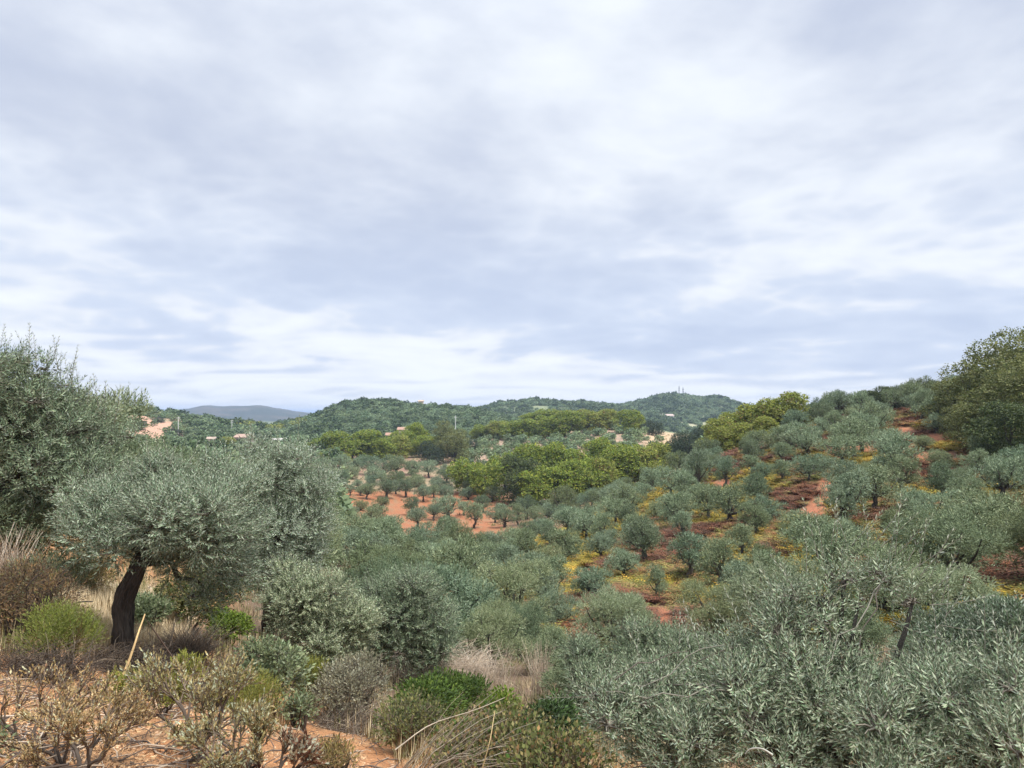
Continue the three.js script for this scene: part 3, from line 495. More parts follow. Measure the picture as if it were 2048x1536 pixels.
// upper wood on the ridge of the pale slope
for (const [px, r, w, k, lab] of [
  [965, 330, 38, 0, 'leftmost chestnut of the upper wood'], [995, 326, 40, 1, 'yellow chestnut near the left end of the upper wood'], [1028, 318, 44, 0, 'low chestnut at the lower edge of the upper wood'], [1060, 312, 46, 0, 'broad chestnut in front of the upper wood'],
  [1098, 306, 50, 0, 'bright chestnut above the pale slope'], [1138, 302, 48, 0, 'dark-sided chestnut above the pale slope'], [1178, 310, 46, 1, 'yellow crown at the middle of the upper wood'], [1214, 316, 44, 1, 'yellow rounded crown at the right of the upper wood'],
  [1000, 345, 40, 0, 'chestnut on the skyline left of the upper wood'], [1060, 342, 42, 0, 'dark green crown at the back of the upper wood'], [1095, 340, 46, 0, 'flat-topped chestnut on the skyline of the upper wood'], [1130, 338, 46, 1, 'brownish crown behind the upper wood'],
  [1170, 340, 44, 1, 'dull crown at the back right of the upper wood'], [1267, 322, 36, 0, 'lone round chestnut at the right end of the upper wood'], [1258, 300, 44, 0, 'spreading green chestnut beside the pale track'], [1215, 342, 40, 1, 'greyish crown behind the lone round chestnut'],
]) broad(k ? CHY : CH, 'chestnut_tree', px, r, w * 1.35, lab, 'chestnut tree', 'chestnut trees of the upper wood', 0.68);
// dark oaks by the saddle
for (const [px, r, w, lab] of [[1345, 188, 56, 'dark oak at the lower left of the dark clump'], [1378, 182, 60, 'dark oak at the middle of the dark clump'], [1410, 186, 56, 'dark oak at the right of the dark clump'], [1365, 202, 54, 'dark oak at the back left of the clump'], [1402, 206, 56, 'dark oak at the top of the clump'], [1330, 196, 44, 'small dark oak at the left end of the clump'], [1425, 176, 44, 'dark oak touching the yellow chestnuts'], [1312, 300, 30, 'dark round tree above the pale track'], [1295, 312, 26, 'small dark tree left of the dark round one']]) broad(HOLM, 'holm_oak', px, r, w * 1.1, lab, 'oak tree', 'dark oaks at the saddle', 1.05);
// yellow chestnuts on the hill shoulder
for (const [px, r, w, k, lab] of [
  [1440, 136, 76, 1, 'yellow-green chestnut at the left of the hilltop grove'], [1470, 142, 84, 1, 'high yellow chestnut left of centre in the hilltop grove'], [1510, 138, 88, 1, 'broad yellow chestnut in front of the hilltop grove'], [1550, 136, 86, 1, 'bright yellow chestnut at the middle of the hilltop grove'],
  [1590, 134, 84, 1, 'yellow chestnut at the right end of the hilltop grove'], [1530, 152, 72, 0, 'green chestnut on the skyline behind the yellow grove'], [1450, 128, 60, 1, 'low yellow-green chestnut at the foot of the grove'], [1565, 156, 60, 0, 'dark tree on the skyline behind the yellow grove'], [1492, 156, 64, 1, 'thin-topped chestnut on the skyline'],
  [1480, 126, 62, 1, 'low yellow chestnut above the olive row'], [1530, 124, 60, 1, 'small yellow chestnut above the middle of the olive row'], [1430, 150, 60, 1, 'chestnut against the mast hill'],
]) broad(k ? CHY : MIX, 'chestnut_tree', px, r, w, lab, 'chestnut tree', 'yellow chestnuts on the hill shoulder', 0.86);
// dark oaks along the right crest and the tall trees at the right edge
[[1690, 150], [1715, 148], [1742, 146], [1768, 150], [1795, 147], [1822, 146], [1850, 148], [1878, 144], [1735, 134], [1780, 132], [1830, 130]].forEach(([px, r], i) => broad(OAK, 'oak_tree', px, r, 62, `${ORD[i]} dark oak of the crest wood, counted from the left, lower ones last`, 'oak tree', 'dark oaks along the right crest', 0.72));
for (const [px, r, w, tall, set, lab] of [
  [1925, 92, 110, 0.75, MIX, 'loose-crowned tree at the left of the tall trees on the right'], [1990, 88, 140, 0.98, MIX, 'tallest tree at the right edge, open against the sky'], [2050, 84, 140, 1.05, MIX, 'dark tall tree cut by the right edge'], [1955, 76, 100, 0.75, MIX, 'olive-green rounded tree in front of the tall ones'],
  [2020, 70, 120, 0.9, OAK, 'dark rounded oak at the right edge below the tall trees'], [1915, 84, 72, 0.7, MIX, 'low green tree beside the red path'], [2090, 74, 130, 1.0, MIX, 'tree at the far right, mostly out of view'], [2010, 78, 120, 1.0, MIX, 'mid-green crown between the tall tree and the dark oak'],
]) broad(set, 'broad_tree', px, r, w, lab, 'tree', 'tall trees at the right edge', tall);
broad(HOLM, 'holm_oak', 690, 26, 150, 'dark green holm oak behind the near olives, left of the valley', 'oak tree', null, 0.78);
broad(OAK, 'holm_oak', 745, 30, 110, 'second dark oak, right of and lower than the first', 'oak tree', null, 0.62);
broad(HOLM, 'holm_oak', 655, 48, 90, 'dark bush-like oak at the left corner of the red orchard', 'oak tree', null, 0.7);
broad(OAK, 'oak_tree', 545, 60, 80, 'dark yellow-green oak rising behind the bright olive crown', 'oak tree', null, 0.9);
broad(OAK, 'oak_tree', 130, 26, 190, 'dark green tree behind the left olive crowns', 'oak tree', null, 0.8);
broad(MIX, 'broad_tree', 20, 30, 210, 'tall dull green tree behind the leftmost olive', 'tree', null, 1.0);

// ---------------------------------------------------------------- far woods: too many to count, one object per hill
const farTreeGeo = (() => { const R = mulberry(310), l = []; for (let k = 0; k < 6; k++) { const a = k * 1.05 + R(); l.push([Math.cos(a) * 0.95, 1.2 + 0.7 * R(), Math.sin(a) * 0.95, 0.75, 0.8]); } l.push([0, 2.1, 0, 1.0, 0.8]); return crownGeo(l, R, { n: 110, nl: 2, len: 0.3, L: 0.75, W: 0.42, pal: [[1, [1, 1, 1]]], inner: 0.1, up: 0.3, opp: 0.5, spread: 1 }); })();
function instanced(name, geo, mat, items, label, cat, group) {
  const m = new THREE.InstancedMesh(geo, mat, items.length), q = new THREE.Matrix4(), e = new THREE.Euler(), qu = new THREE.Quaternion(), s = new THREE.Vector3(), c = new THREE.Color();
  items.forEach((t, i) => { qu.setFromEuler(e.set(t.rx ?? 0, t.ry ?? 0, t.rz ?? 0, 'YXZ')); if (t.q) qu.copy(t.q); q.compose(t.p, qu, s.set(t.s * (t.w ?? 1), t.s * (t.h ?? 1), t.s * (t.w ?? 1))); m.setMatrixAt(i, q); if (t.c) m.setColorAt(i, c.setRGB(...t.c)); });
  m.name = numbered(name); m.castShadow = m.receiveShadow = true; tag(m, label, cat, group, 'stuff'); return m;
}
function farWood(label, r0, r1, c0, c1, step, size, tone, keep) {
  const R = mulberry(Math.round(r0 + c0)), items = [], a0 = Math.atan((c0 - CX) / F), a1 = Math.atan((c1 - CX) / F);
  for (let r = r0; r < r1; r += step * 0.9) for (let a = a0; a < a1; a += step / r) {
    const rr = r + (R() - 0.5) * step, az = a + (R() - 0.5) * step / r, col = Math.tan(az) * F + CX, x = Math.sin(az) * rr, z = -Math.cos(az) * rr;
    if (keep && !keep(col, rr, R, x, z)) continue;
    if (!free(x, z, 1.5)) continue;
    const t = tone(col, rr, R, x, z); items.push({ p: onGround(x, z, 0.3), s: size * (0.7 + 0.6 * R()) / 4 * (t[3] ?? 1), h: 0.85 + 0.4 * R(), ry: R() * 6.28, c: vary(R, t, 0.22) });
  }
  scene.add(instanced('far_wood', farTreeGeo, M.leaf, items, label, 'wood', null)); return items.length;
}
const GREY = [0.165, 0.225, 0.115], DGREEN = [0.075, 0.115, 0.045], YGREEN = [0.22, 0.24, 0.045];
farWood('dense grey-green olive wood covering the rounded central hill', 372, 760, 380, 1130, 3.9, 3.9, (c, r, R, x, z) => (c < 690 && r > 480 + (c - 480) * 0.4 && c > 470 && c < 640 + n2(x * 0.02, z * 0.02) * 40) ? [...YGREEN, 1.15] : R() < 0.12 + 0.2 * sstep(0.1, 0.5, n2(x * 0.015, z * 0.015)) ? [...DGREEN, 1.3] : GREY, (c, r, R) => R() < 0.9);
farWood('grey-green trees over the hill right of the central one', 700, 1100, 860, 1400, 5.6, 4.8, (c, r, R, x, z) => R() < 0.2 + 0.5 * sstep(0, 0.4, n2(x * 0.01, z * 0.01)) ? [...DGREEN, 1.2] : GREY, (c, r, R, x, z) => n2(x * 0.02 + 5, z * 0.02) > -0.35 && !(c > 1150 && c < 1290 && n2(x * 0.03, z * 0.03) > 0.1));
farWood('pale green trees over the hill with the masts', 760, 1340, 1150, 1640, 6.8, 5.2, (c, r, R, x, z) => R() < 0.15 + 0.5 * sstep(0.1, 0.5, n2(x * 0.008, z * 0.008)) ? [...DGREEN, 1.2] : GREY, (c, r, R, x, z) => !(r < 900 && c > 1340 && c < 1420) && R() < 0.85);
farWood('scattered trees over the pink hillside on the left', 352, 640, -80, 660, 5.2, 4.8, (c, r, R, x, z) => R() < 0.2 ? [...DGREEN, 1.3] : GREY, (c, r, R, x, z) => { return R() < 0.85 - 0.81 * bareSlope(c, r, x, z); });
farWood('dark scrub and small trees on the valley sides before the central hill', 205, 372, 240, 660, 5, 4.6, (c, r, R) => R() < 0.3 ? [...DGREEN, 1.2] : GREY, (c, r, R, x, z) => R() < 0.8 && !(c < 480 && r > 325 && R() < 0.9));
farWood('small regular olives dotted over the pale slope', 205, 330, 920, 1340, 5.3, 3.3, () => GREY, (c, r, R, x, z) => R() < 0.78 && !(c > 1290 && r > 235 && n2(x * 0.05, z * 0.05) > -0.2));
farWood('grey-green olives filling the left valley between the near crowns and the orchard', 90, 205, 200, 690, 4.6, 4.2, () => GREY, (c, r, R) => R() < 0.85);
farWood('scrub on the plateau behind the right hillside', 165, 340, 1420, 2100, 6, 5, (c, r, R) => R() < 0.4 ? DGREEN : GREY, null);

// two round pines and dark trees on the pink hillside
[[402, 425, 20, 'left round dark pine on the pink slope'], [437, 425, 19, 'right round dark pine on the pink slope'], [320, 470, 18, 'dark green tree high on the pink slope'], [272, 430, 30, 'dark clump at the left of the pink slope'], [352, 400, 26, 'grey-green tree at the middle of the pink slope'], [466, 470, 12, 'small yellow tree on the far slope', CHY], [455, 300, 40, 'low bright yellow tree between the near crowns', CHY]].forEach(([px, r, w, lab, set]) => broad(set ?? HOLM, set ? 'yellow_tree' : 'pine_tree', px, r, w * 1.15, lab, 'tree', null, 0.7));

// ---------------------------------------------------------------- bracken: fern clumps, too many to count
function fernGeo(seed, n) {
  const R = mulberry(seed), gb = new GB();
  for (let k = 0; k < n; k++) {
    const a = k / n * 6.283 + R() * 0.6, L = 0.65 + 0.4 * R(), lift = 0.5 + 0.5 * R(); let p = V(0, 0, 0), el = 0.6 + 0.6 * lift;
    const tone = 0.7 + 0.6 * R();
    for (let s = 0; s < 7; s++) {
      const d = V(Math.cos(a) * Math.cos(el), Math.sin(el), Math.sin(a) * Math.cos(el)), sd = V(-Math.sin(a), 0, Math.cos(a)), w = 0.24 * (1 - s / 8) * Math.min(1, (s + 1) / 2), c = [tone * (0.85 + 0.3 * R()), tone * (0.85 + 0.3 * R()), tone];
      const q = p.clone().addScaledVector(d, L / 7);
      if (s) for (const e of [-1, 1]) { const dd = sd.clone().multiplyScalar(e).addScaledVector(d, 0.55).normalize(); dd.y -= 0.15; gb.leaf(p.x, p.y, p.z, dd.x, dd.y, dd.z, d.x, d.y, d.z, w * 1.3, w * 0.42, c); }
      p = q; el -= 0.24;
    }
  }
  return gb.geo();
}
{
  const R = mulberry(501), sets = [[], [], []], geo = [fernGeo(1, 9), fernGeo(2, 8), fernGeo(3, 9)];
  const YEL = [[1225, 1045, 70, 26], [1330, 1000, 100, 28], [1295, 990, 40, 25], [1165, 1060, 30, 30], [1185, 1110, 30, 24], [1060, 1085, 50, 18], [1690, 915, 60, 16], [1740, 925, 50, 18], [1470, 985, 50, 30], [1530, 960, 40, 25], [1400, 1010, 60, 15], [1490, 1130, 30, 40], [1640, 1090, 60, 40], [1620, 1130, 40, 30], [1900, 890, 40, 20], [1680, 1260, 60, 60], [1770, 1290, 60, 60], [1960, 1270, 60, 30], [1000, 1085, 40, 20], [1130, 1135, 30, 20], [970, 1090, 20, 14], [980, 1140, 30, 18], [1860, 1120, 30, 16], [1870, 1040, 30, 20], [1150, 1240, 30, 18]];
  for (let i = 0; i < 24000; i++) {
    const r = 26 + 96 * Math.pow(R(), 0.75), col = lerp(930, 2120, R()), p = groundAt(col, r), [px, py] = toPixel(p.x, p.y, p.z);
    if (col < 1060 && r < 40) continue; if (col < 1240 && r > 90) continue;
    let red = 9; for (const [ex, ey, ew, eh] of EARTH) red = Math.min(red, Math.hypot((px - ex) / ew, (py - ey) / eh)); if (red < 1.0 + 0.15 * n2(p.x, p.z)) continue;
    let y = 9; for (const [ex, ey, ew, eh] of YEL) y = Math.min(y, Math.hypot((px - ex) / ew, (py - ey) / eh)); y += 0.5 * n2(p.x * 0.3, p.z * 0.3);
    const n = n2(p.x * 0.09, p.z * 0.09) + 0.4 * n2(p.x * 0.4, p.z * 0.4), kind = y < 1.1 ? 0 : n > 0.32 ? 2 : n < -0.55 ? 0 : 1;
    if (kind && n2(p.x * 0.2 + 40, p.z * 0.2) < -0.5) continue;
    const c = kind === 0 ? [[0.30, 0.245, 0.03], [0.22, 0.185, 0.03], [0.34, 0.235, 0.03]][i % 3] : kind === 1 ? [[0.19, 0.14, 0.045], [0.2, 0.105, 0.042], [0.15, 0.15, 0.036]][i % 3] : [[0.155, 0.062, 0.034], [0.2, 0.085, 0.04], [0.115, 0.062, 0.038]][i % 3];
    sets[kind].push({ p, s: 0.75 + 0.7 * R(), ry: R() * 6.28, c: vary(R, c, 0.25), rx: (R() - 0.5) * 0.4 });
  }
  ['golden yellow bracken on the hillside between the olives', 'ochre and olive-brown bracken covering the hillside', 'dark red-brown dead bracken on the hillside'].forEach((l, k) => scene.add(instanced('bracken', geo[k], M.dry, sets[k], l, 'bracken', null)));
}

{
  const R = mulberry(533), gb = new GB(), items = [];
  for (let k = 0; k < 12; k++) { const a = R() * 6.28, el = 0.5 + 0.8 * R(), L = 0.25 + 0.3 * R(), d = V(Math.cos(a) * Math.cos(el), Math.sin(el), Math.sin(a) * Math.cos(el)), t = 0.8 + 0.4 * R(); gb.leaf((R() - 0.5) * 0.3, 0, (R() - 0.5) * 0.3, d.x, d.y, d.z, -Math.sin(a), 0, Math.cos(a), L, 0.06, [t, t, t]); }
  const geo = gb.geo();
  for (let i = 0; i < 9000; i++) { const col = lerp(630, 1340, R()), r = lerp(88, 330, R()), p = groundAt(col, r); if (n2(p.x * 0.12, p.z * 0.12) + 0.5 * n2(p.x * 0.5, p.z * 0.5) < 0.12 + (col < 1000 && r < 176 ? 0.4 : 0)) continue; items.push({ p, s: 0.7 + 1.1 * R(), ry: R() * 6.28, c: vary(R, R() < 0.5 ? [0.2, 0.17, 0.075] : R() < 0.5 ? [0.13, 0.15, 0.05] : [0.33, 0.25, 0.14], 0.25) }); }
  scene.add(instanced('weeds', geo, M.dry, items, 'dry weeds scattered over the red and pale orchard soil', 'weeds'));
}

// ---------------------------------------------------------------- small buildings, masts and poles far off
const wallM = new THREE.MeshStandardMaterial({ vertexColors: true, roughness: 0.9 }), roofM = new THREE.MeshStandardMaterial({ vertexColors: true, roughness: 0.85 }), paneM = new THREE.MeshStandardMaterial({ color: 0x20262c, roughness: 0.2 }), steelM = new THREE.MeshStandardMaterial({ color: new THREE.Color().setRGB(0.1, 0.105, 0.115), roughness: 0.5, metalness: 0.3 }), poleM = new THREE.MeshStandardMaterial({ color: new THREE.Color().setRGB(0.55, 0.55, 0.53), roughness: 0.9 });
function house(px, r, w, d, h, wall, roof, turn, label, lift = 0) {
  const g = base('house', groundAt(px, r, 0.4), turn); g.position.y += lift; tag(g, label, 'house');
  mesh('wall', new GB().box(-w / 2, -2, -d / 2, w / 2, h, d / 2, wall).geo(), wallM, g);
  const rf = new GB(), e = 0.4, k = d * 0.28, A = [[-w / 2 - e, h, d / 2 + e], [w / 2 + e, h, d / 2 + e], [w / 2 + e, h + k, 0], [-w / 2 - e, h + k, 0], [w / 2 + e, h, -d / 2 - e], [-w / 2 - e, h, -d / 2 - e]];
  const quad = (a, b, c, f) => { const n = V(...b).sub(V(...a)).cross(V(...f).sub(V(...a))).normalize(); const q = [a, b, c, f].map((v) => rf.vert(...v, n.x, n.y, n.z, roof)); rf.i.push(q[0], q[1], q[2], q[0], q[2], q[3]); };
  quad(A[0], A[1], A[2], A[3]); quad(A[4], A[5], A[3], A[2]); { const a = rf.vert(...A[1], 1, 0, 0, wall), b = rf.vert(...A[4], 1, 0, 0, wall), c = rf.vert(...A[2], 1, 0, 0, wall); rf.i.push(a, b, c); const a2 = rf.vert(...A[0], -1, 0, 0, wall), b2 = rf.vert(...A[3], -1, 0, 0, wall), c2 = rf.vert(...A[5], -1, 0, 0, wall); rf.i.push(a2, b2, c2); }
  quad([-w / 2 - e, h - 0.02, d / 2 + e], [-w / 2 - e, h - 0.02, -d / 2 - e], [w / 2 + e, h - 0.02, -d / 2 - e], [w / 2 + e, h - 0.02, d / 2 + e]);
  mesh('roof', rf.geo(), roofM, g);
  for (let x = -w / 2 + 1.2; x < w / 2 - 1; x += 2.6) mesh('window', new GB().box(x, h * 0.4, d / 2 - 0.1, x + 0.9, h * 0.4 + 1.1, d / 2 + 0.03, [0.1, 0.1, 0.1]).geo(), paneM, g);
  return g;
}
house(1338, 905, 9.5, 7, 3.8, [0.6, 0.58, 0.56], [0.42, 0.33, 0.3], 0.3, 'white house alone on the slope below the two masts', 1.5);
house(1322, 915, 3.5, 3, 2.4, [0.8, 0.78, 0.75], [0.5, 0.45, 0.42], -0.2, 'tiny white shed left of the lone white house', 1.5);
house(842, 640, 4.2, 4, 5.2, [0.45, 0.38, 0.28], [0.4, 0.3, 0.22], 0.1, 'small square sand-coloured house on the crest of the central hill', 1.5);
house(559, 360, 6, 4, 2.4, [0.42, 0.4, 0.38], [0.45, 0.42, 0.4], 0.5, 'low pale-roofed house at the foot of the central hill', 1.2);
house(489, 348, 6.5, 5, 3.2, [0.38, 0.3, 0.26], [0.36, 0.25, 0.2], -0.3, 'pinkish house left of the pale-roofed one', 2.6);
house(424, 350, 3, 3, 2.6, [0.5, 0.48, 0.45], [0.36, 0.28, 0.23], 0.2, 'small white hut below the round pines', 2);
house(455, 350, 4, 3, 2.6, [0.55, 0.54, 0.52], [0.45, 0.43, 0.42], 0.1, 'small white building above the bright yellow tree', 2);
house(790, 402, 9, 5, 3, [0.36, 0.28, 0.23], [0.33, 0.19, 0.14], 0.1, 'long pink house at the foot of the central hill, above the chestnuts', 1.2);
house(806, 412, 5, 5, 5, [0.36, 0.29, 0.24], [0.33, 0.2, 0.15], 0, 'taller pink house joined at the right of the long pink one', 1.2);
function pole(name, px, r, h, w, mat, label, cat, arms, group) {
  const p = groundAt(px, r, 0.5), g = base(name, p); tag(g, label, cat, group);
  mesh('post', new THREE.CylinderGeometry(w * 0.35, w * 0.5, h, 8).translate(0, h / 2, 0), mat, g);
  for (const [y, L] of arms) mesh('crossarm', new GB().box(-L / 2, y - w * 0.3, -w * 0.3, L / 2, y + w * 0.3, w * 0.3, [1, 1, 1]).geo(), mat, g);
  return g;
}
pole('radio_mast', 1358.5, 1235, 19, 1.2, steelM, 'left and taller of the two thin masts on the right hilltop', 'mast', [[15, 1.8], [12, 1.8]]);
pole('radio_mast', 1366.5, 1235, 17, 1.4, steelM, 'right and thicker of the two masts on the right hilltop', 'mast', [[13.5, 2.2], [10, 2.2]]);
pole('radio_mast', 1371, 1232, 8.5, 0.7, poleM, 'short pale aerial right of the two hilltop masts', 'mast', [[7, 1.2]]);
pole('power_pole', 357, 405, 10.5, 0.45, poleM, 'tall pale power pole on the pink slope', 'power pole', [[9.8, 1.8]]);
pole('power_pole', 464, 440, 9, 0.4, poleM, 'power pole left of the small yellow tree on the far slope', 'power pole', [[8.4, 1.7], [7.5, 1.4]]);
pole('power_pole', 911, 410, 13, 0.5, poleM, 'pale power pole low on the central hill, right side', 'power pole', [[12, 1.8]]);
pole('power_pole', 826, 412, 9, 0.4, poleM, 'small power pole beside the pink houses', 'power pole', [[8.4, 1.6]]);
// ---------------------------------------------------------------- near olive trees, built shoot by shoot
function shootGeo(seed, o) {
  const R = mulberry(seed), gb = new GB(), d = V(0, 1, 0), n = o.pairs, len = o.len;
  const bend = (R() - 0.5) * 0.25, pt = (t) => V(bend * len * t * t, len * t, bend * 0.6 * len * t * t);
  gb.tube([pt(0), pt(0.33), pt(0.66), pt(1)], [0.0028, 0.0024, 0.0018, 0.001].map((x) => x * (o.tw ?? 1)), 3, o.twig ?? TWIG);
  for (let k = 0; k < n; k++) for (const e of [0, Math.PI]) {
    const t = 0.1 + 0.9 * (k + 0.25 * R()) / n, p = pt(t), s = around(d, k * 1.5708 + e + (R() - 0.5) * 0.7), up = 0.55 + 0.5 * t + 0.35 * R();
    const q = s.clone().addScaledVector(d, up).normalize(), side = q.clone().cross(d).normalize().addScaledVector(unit(R), 0.3); side.addScaledVector(q, -side.dot(q)).normalize();
    const k2 = (1 - 0.35 * t * t) * (0.75 + 0.5 * R()), under = R() < 0.3;
    gb.leaf(p.x, p.y, p.z, q.x, q.y, q.z, side.x, side.y, side.z, o.L * k2, o.W * k2, vary(R, under ? o.under : pick(R, o.pal), 0.18), 0.25, (R() - 0.3) * 0.22);
  }
  return gb.geo();
}
const UNDER = [0.33, 0.36, 0.29];
const SH = [0, 1, 2].map((k) => shootGeo(700 + k, { len: 0.26, pairs: 8, L: 0.062, W: 0.0135, pal: P.olive, under: UNDER }));
const SHL = shootGeo(710, { len: 0.22, pairs: 8, L: 0.05, W: 0.013, pal: P.oliveLight, under: [0.36, 0.38, 0.28] });
const SHLONG = [0, 1].map((k) => shootGeo(720 + k, { len: 0.5, pairs: 11, L: 0.066, W: 0.0135, pal: P.olive, under: UNDER, tw: 1.3 }));
const UP = V(0, 1, 0);
function shootsAt(pts, R, s0, name, geo, tone, spread = 0.3) {
  const items = pts.map(([x, y, z, d]) => { const q = new THREE.Quaternion().setFromUnitVectors(UP, d).multiply(new THREE.Quaternion().setFromAxisAngle(UP, R() * 6.28)), k = 1 + (R() - 0.5) * 2 * spread; return { p: V(x, y, z), q, s: s0 * (0.75 + 0.5 * R()), c: [tone[0] * k, tone[1] * k, tone[2] * k] }; });
  const m = instanced(name, geo, M.olive, items); m.name = name; m.userData = { kind: 'stuff' }; return m;
}
// trunk: [column, row, metres, radius]; lobes: [column, row, metres, radius]
function heroOlive(o) {
  const R = mulberry(o.seed), foot = o.foot ?? hit(o.trunk[0][0], o.trunk[0][1], 3), g = base(o.name ?? 'olive_tree', foot); tag(g, o.label, 'olive tree');
  const loc = (px, py, r) => at(px, py, r).sub(foot);
  const tp = o.trunk.map(([px, py, r], i) => i ? loc(px, py, r) : V(0, -0.15, 0)), tr = o.trunk.map((t) => t[3]);
  const fine = new THREE.CatmullRomCurve3(tp), N = 22, pts = [], rad = [];
  for (let k = 0; k <= N; k++) { pts.push(fine.getPoint(k / N)); const f = k / N * (tr.length - 1), i = Math.min(tr.length - 2, Math.floor(f)); rad.push(lerp(tr[i], tr[i + 1], f - i)); }
  mesh('trunk', new GB().tube(pts, rad, 18, o.bark ?? BARK, 0.2, o.seed).geo(), M.bark, g);
  const top = tp[tp.length - 1], lobes = o.lobes.map(([px, py, r, s]) => { const p = loc(px, py, r); return [p.x, p.y, p.z, s, 0.9]; });
  const main = lobes.length;
  for (let k = 0; k < main; k++) { const l = lobes[k]; for (let j = 0; j < 2; j++) { const d = unit(R); d.y = d.y * 0.8 + 0.15; const s = l[3] * (0.42 + 0.2 * R()); lobes.push([l[0] + d.x * l[3] * 0.95, l[1] + d.y * l[3] * 0.95, l[2] + d.z * l[3] * 0.95, s, 0.9]); } l[3] *= 0.8; }
  const limbs = lobes.slice(0, main).filter((l, i) => i % 2 === 0 || l[3] > 0.5);
  for (const l of limbs) { const e = V(l[0], l[1], l[2]); mesh('limb', new GB().tube(curve(top, e, 0.12 * (R() - 0.3), R, 6, 0.06), taper(7, tr[tr.length - 1] * 0.55, 0.012), 7, o.limb ?? BARK, 0.1, R() * 9).geo(), M.bark, g); }
  const tw = new GB();
  for (const l of lobes) for (let k = 0; k < (o.twigs ?? 9); k++) { const d = unit(R); d.y = Math.abs(d.y) * 0.8 - 0.1; tw.tube(curve(V(l[0], l[1], l[2]), V(l[0] + d.x * l[3], l[1] + d.y * l[3], l[2] + d.z * l[3]), 0.08, R, 4, 0.05), taper(5, 0.011, 0.003), 4, R() < 0.5 ? TWIG : [0.12, 0.105, 0.085]); }
  mesh('twigs', tw.geo(), M.twig, g).userData = { kind: 'stuff' };
  g.add(shootsAt(crownPoints(lobes, o.n, R, 0.3, o.up ?? 0.5), R, o.s ?? 1, 'crown', o.geo ?? SH[o.seed % 3], o.tone ?? [1, 1, 1]));
  for (let k = 0; k < (o.bare ?? 5); k++) {  // bare pale branches showing at the crown's surface
    const a = lobes[Math.floor(R() * lobes.length)], b = lobes[Math.floor(R() * lobes.length)], A = V(a[0], a[1], a[2]), Bv = V(b[0], b[1], b[2]); if (A.distanceTo(Bv) < 0.1) continue;
    Bv.lerp(A, Math.max(0, 1 - 0.9 / A.distanceTo(Bv))).add(V((R() - 0.5) * 0.3, (R() - 0.2) * a[3], 0)).add(foot.clone().add(Bv).normalize().multiplyScalar(-a[3] * 0.9)); A.add(foot.clone().add(A).normalize().multiplyScalar(-a[3] * 0.4));
    mesh('branch', new GB().tube(curve(A, Bv, 0.14 * (R() - 0.3), R, 6, 0.05), taper(7, 0.0075, 0.0022), 5, R() < 0.65 ? [0.19, 0.18, 0.145] : [0.1, 0.085, 0.07], 0.1, k).geo(), M.twig, g);
  }
  (o.long ?? []).forEach(([px, py, r, dx, dy, dz, s]) => { const m = mesh('long_shoot', SHLONG[Math.floor(R() * 2)], M.olive, g); m.position.copy(loc(px, py, r)); m.quaternion.setFromUnitVectors(UP, V(dx, dy, dz ?? 0).normalize()); m.scale.setScalar(s ?? 1); });
  return g;
}
const RL = mulberry(808);
const fringe = (list, n, r, dx, dy, s = 1) => { const out = []; for (let i = 0; i < n; i++) { const t = (i + RL() * 0.8) / n * (list.length - 1), k = Math.min(list.length - 2, Math.floor(t)), f = t - k; out.push([lerp(list[k][0], list[k + 1][0], f) + (RL() - 0.5) * 14, lerp(list[k][1], list[k + 1][1], f) + (RL() - 0.3) * 30, r * (0.97 + 0.06 * RL()), dx + (RL() - 0.5) * 1.1, dy + RL() * 0.4, (RL() - 0.5) * 0.8, s * (0.7 + 0.5 * RL())]); } return out; };
heroOlive({ seed: 901, label: 'olive tree with bare black leaning trunk on the straw bank at the left', n: 5000, s: 0.85, tone: [0.98, 1.05, 0.98],
  trunk: [[240, 1340, 9.5, 0.17], [243, 1305, 9.5, 0.115], [247, 1260, 9.45, 0.105], [247, 1210, 9.45, 0.105], [264, 1160, 9.4, 0.095], [288, 1110, 9.35, 0.085]],
  lobes: [[300, 1060, 9.3, 0.46], [400, 1050, 9.0, 0.46], [445, 1010, 9.2, 0.36], [225, 1040, 9.6, 0.42], [360, 1000, 9.5, 0.38], [400, 1110, 9.2, 0.34], [290, 1000, 9.8, 0.36], [180, 1060, 9.7, 0.34], [350, 1130, 9.6, 0.26], [440, 1150, 9.8, 0.28], [420, 1200, 9.9, 0.2], [345, 1040, 8.8, 0.4], [250, 1090, 9.3, 0.26], [460, 1080, 9.3, 0.3], [330, 960, 9.9, 0.24], [420, 950, 9.9, 0.2]],
  long: fringe([[250, 960], [330, 930], [400, 940], [470, 980]], 12, 9.5, 0.1, 0.9, 0.8) });
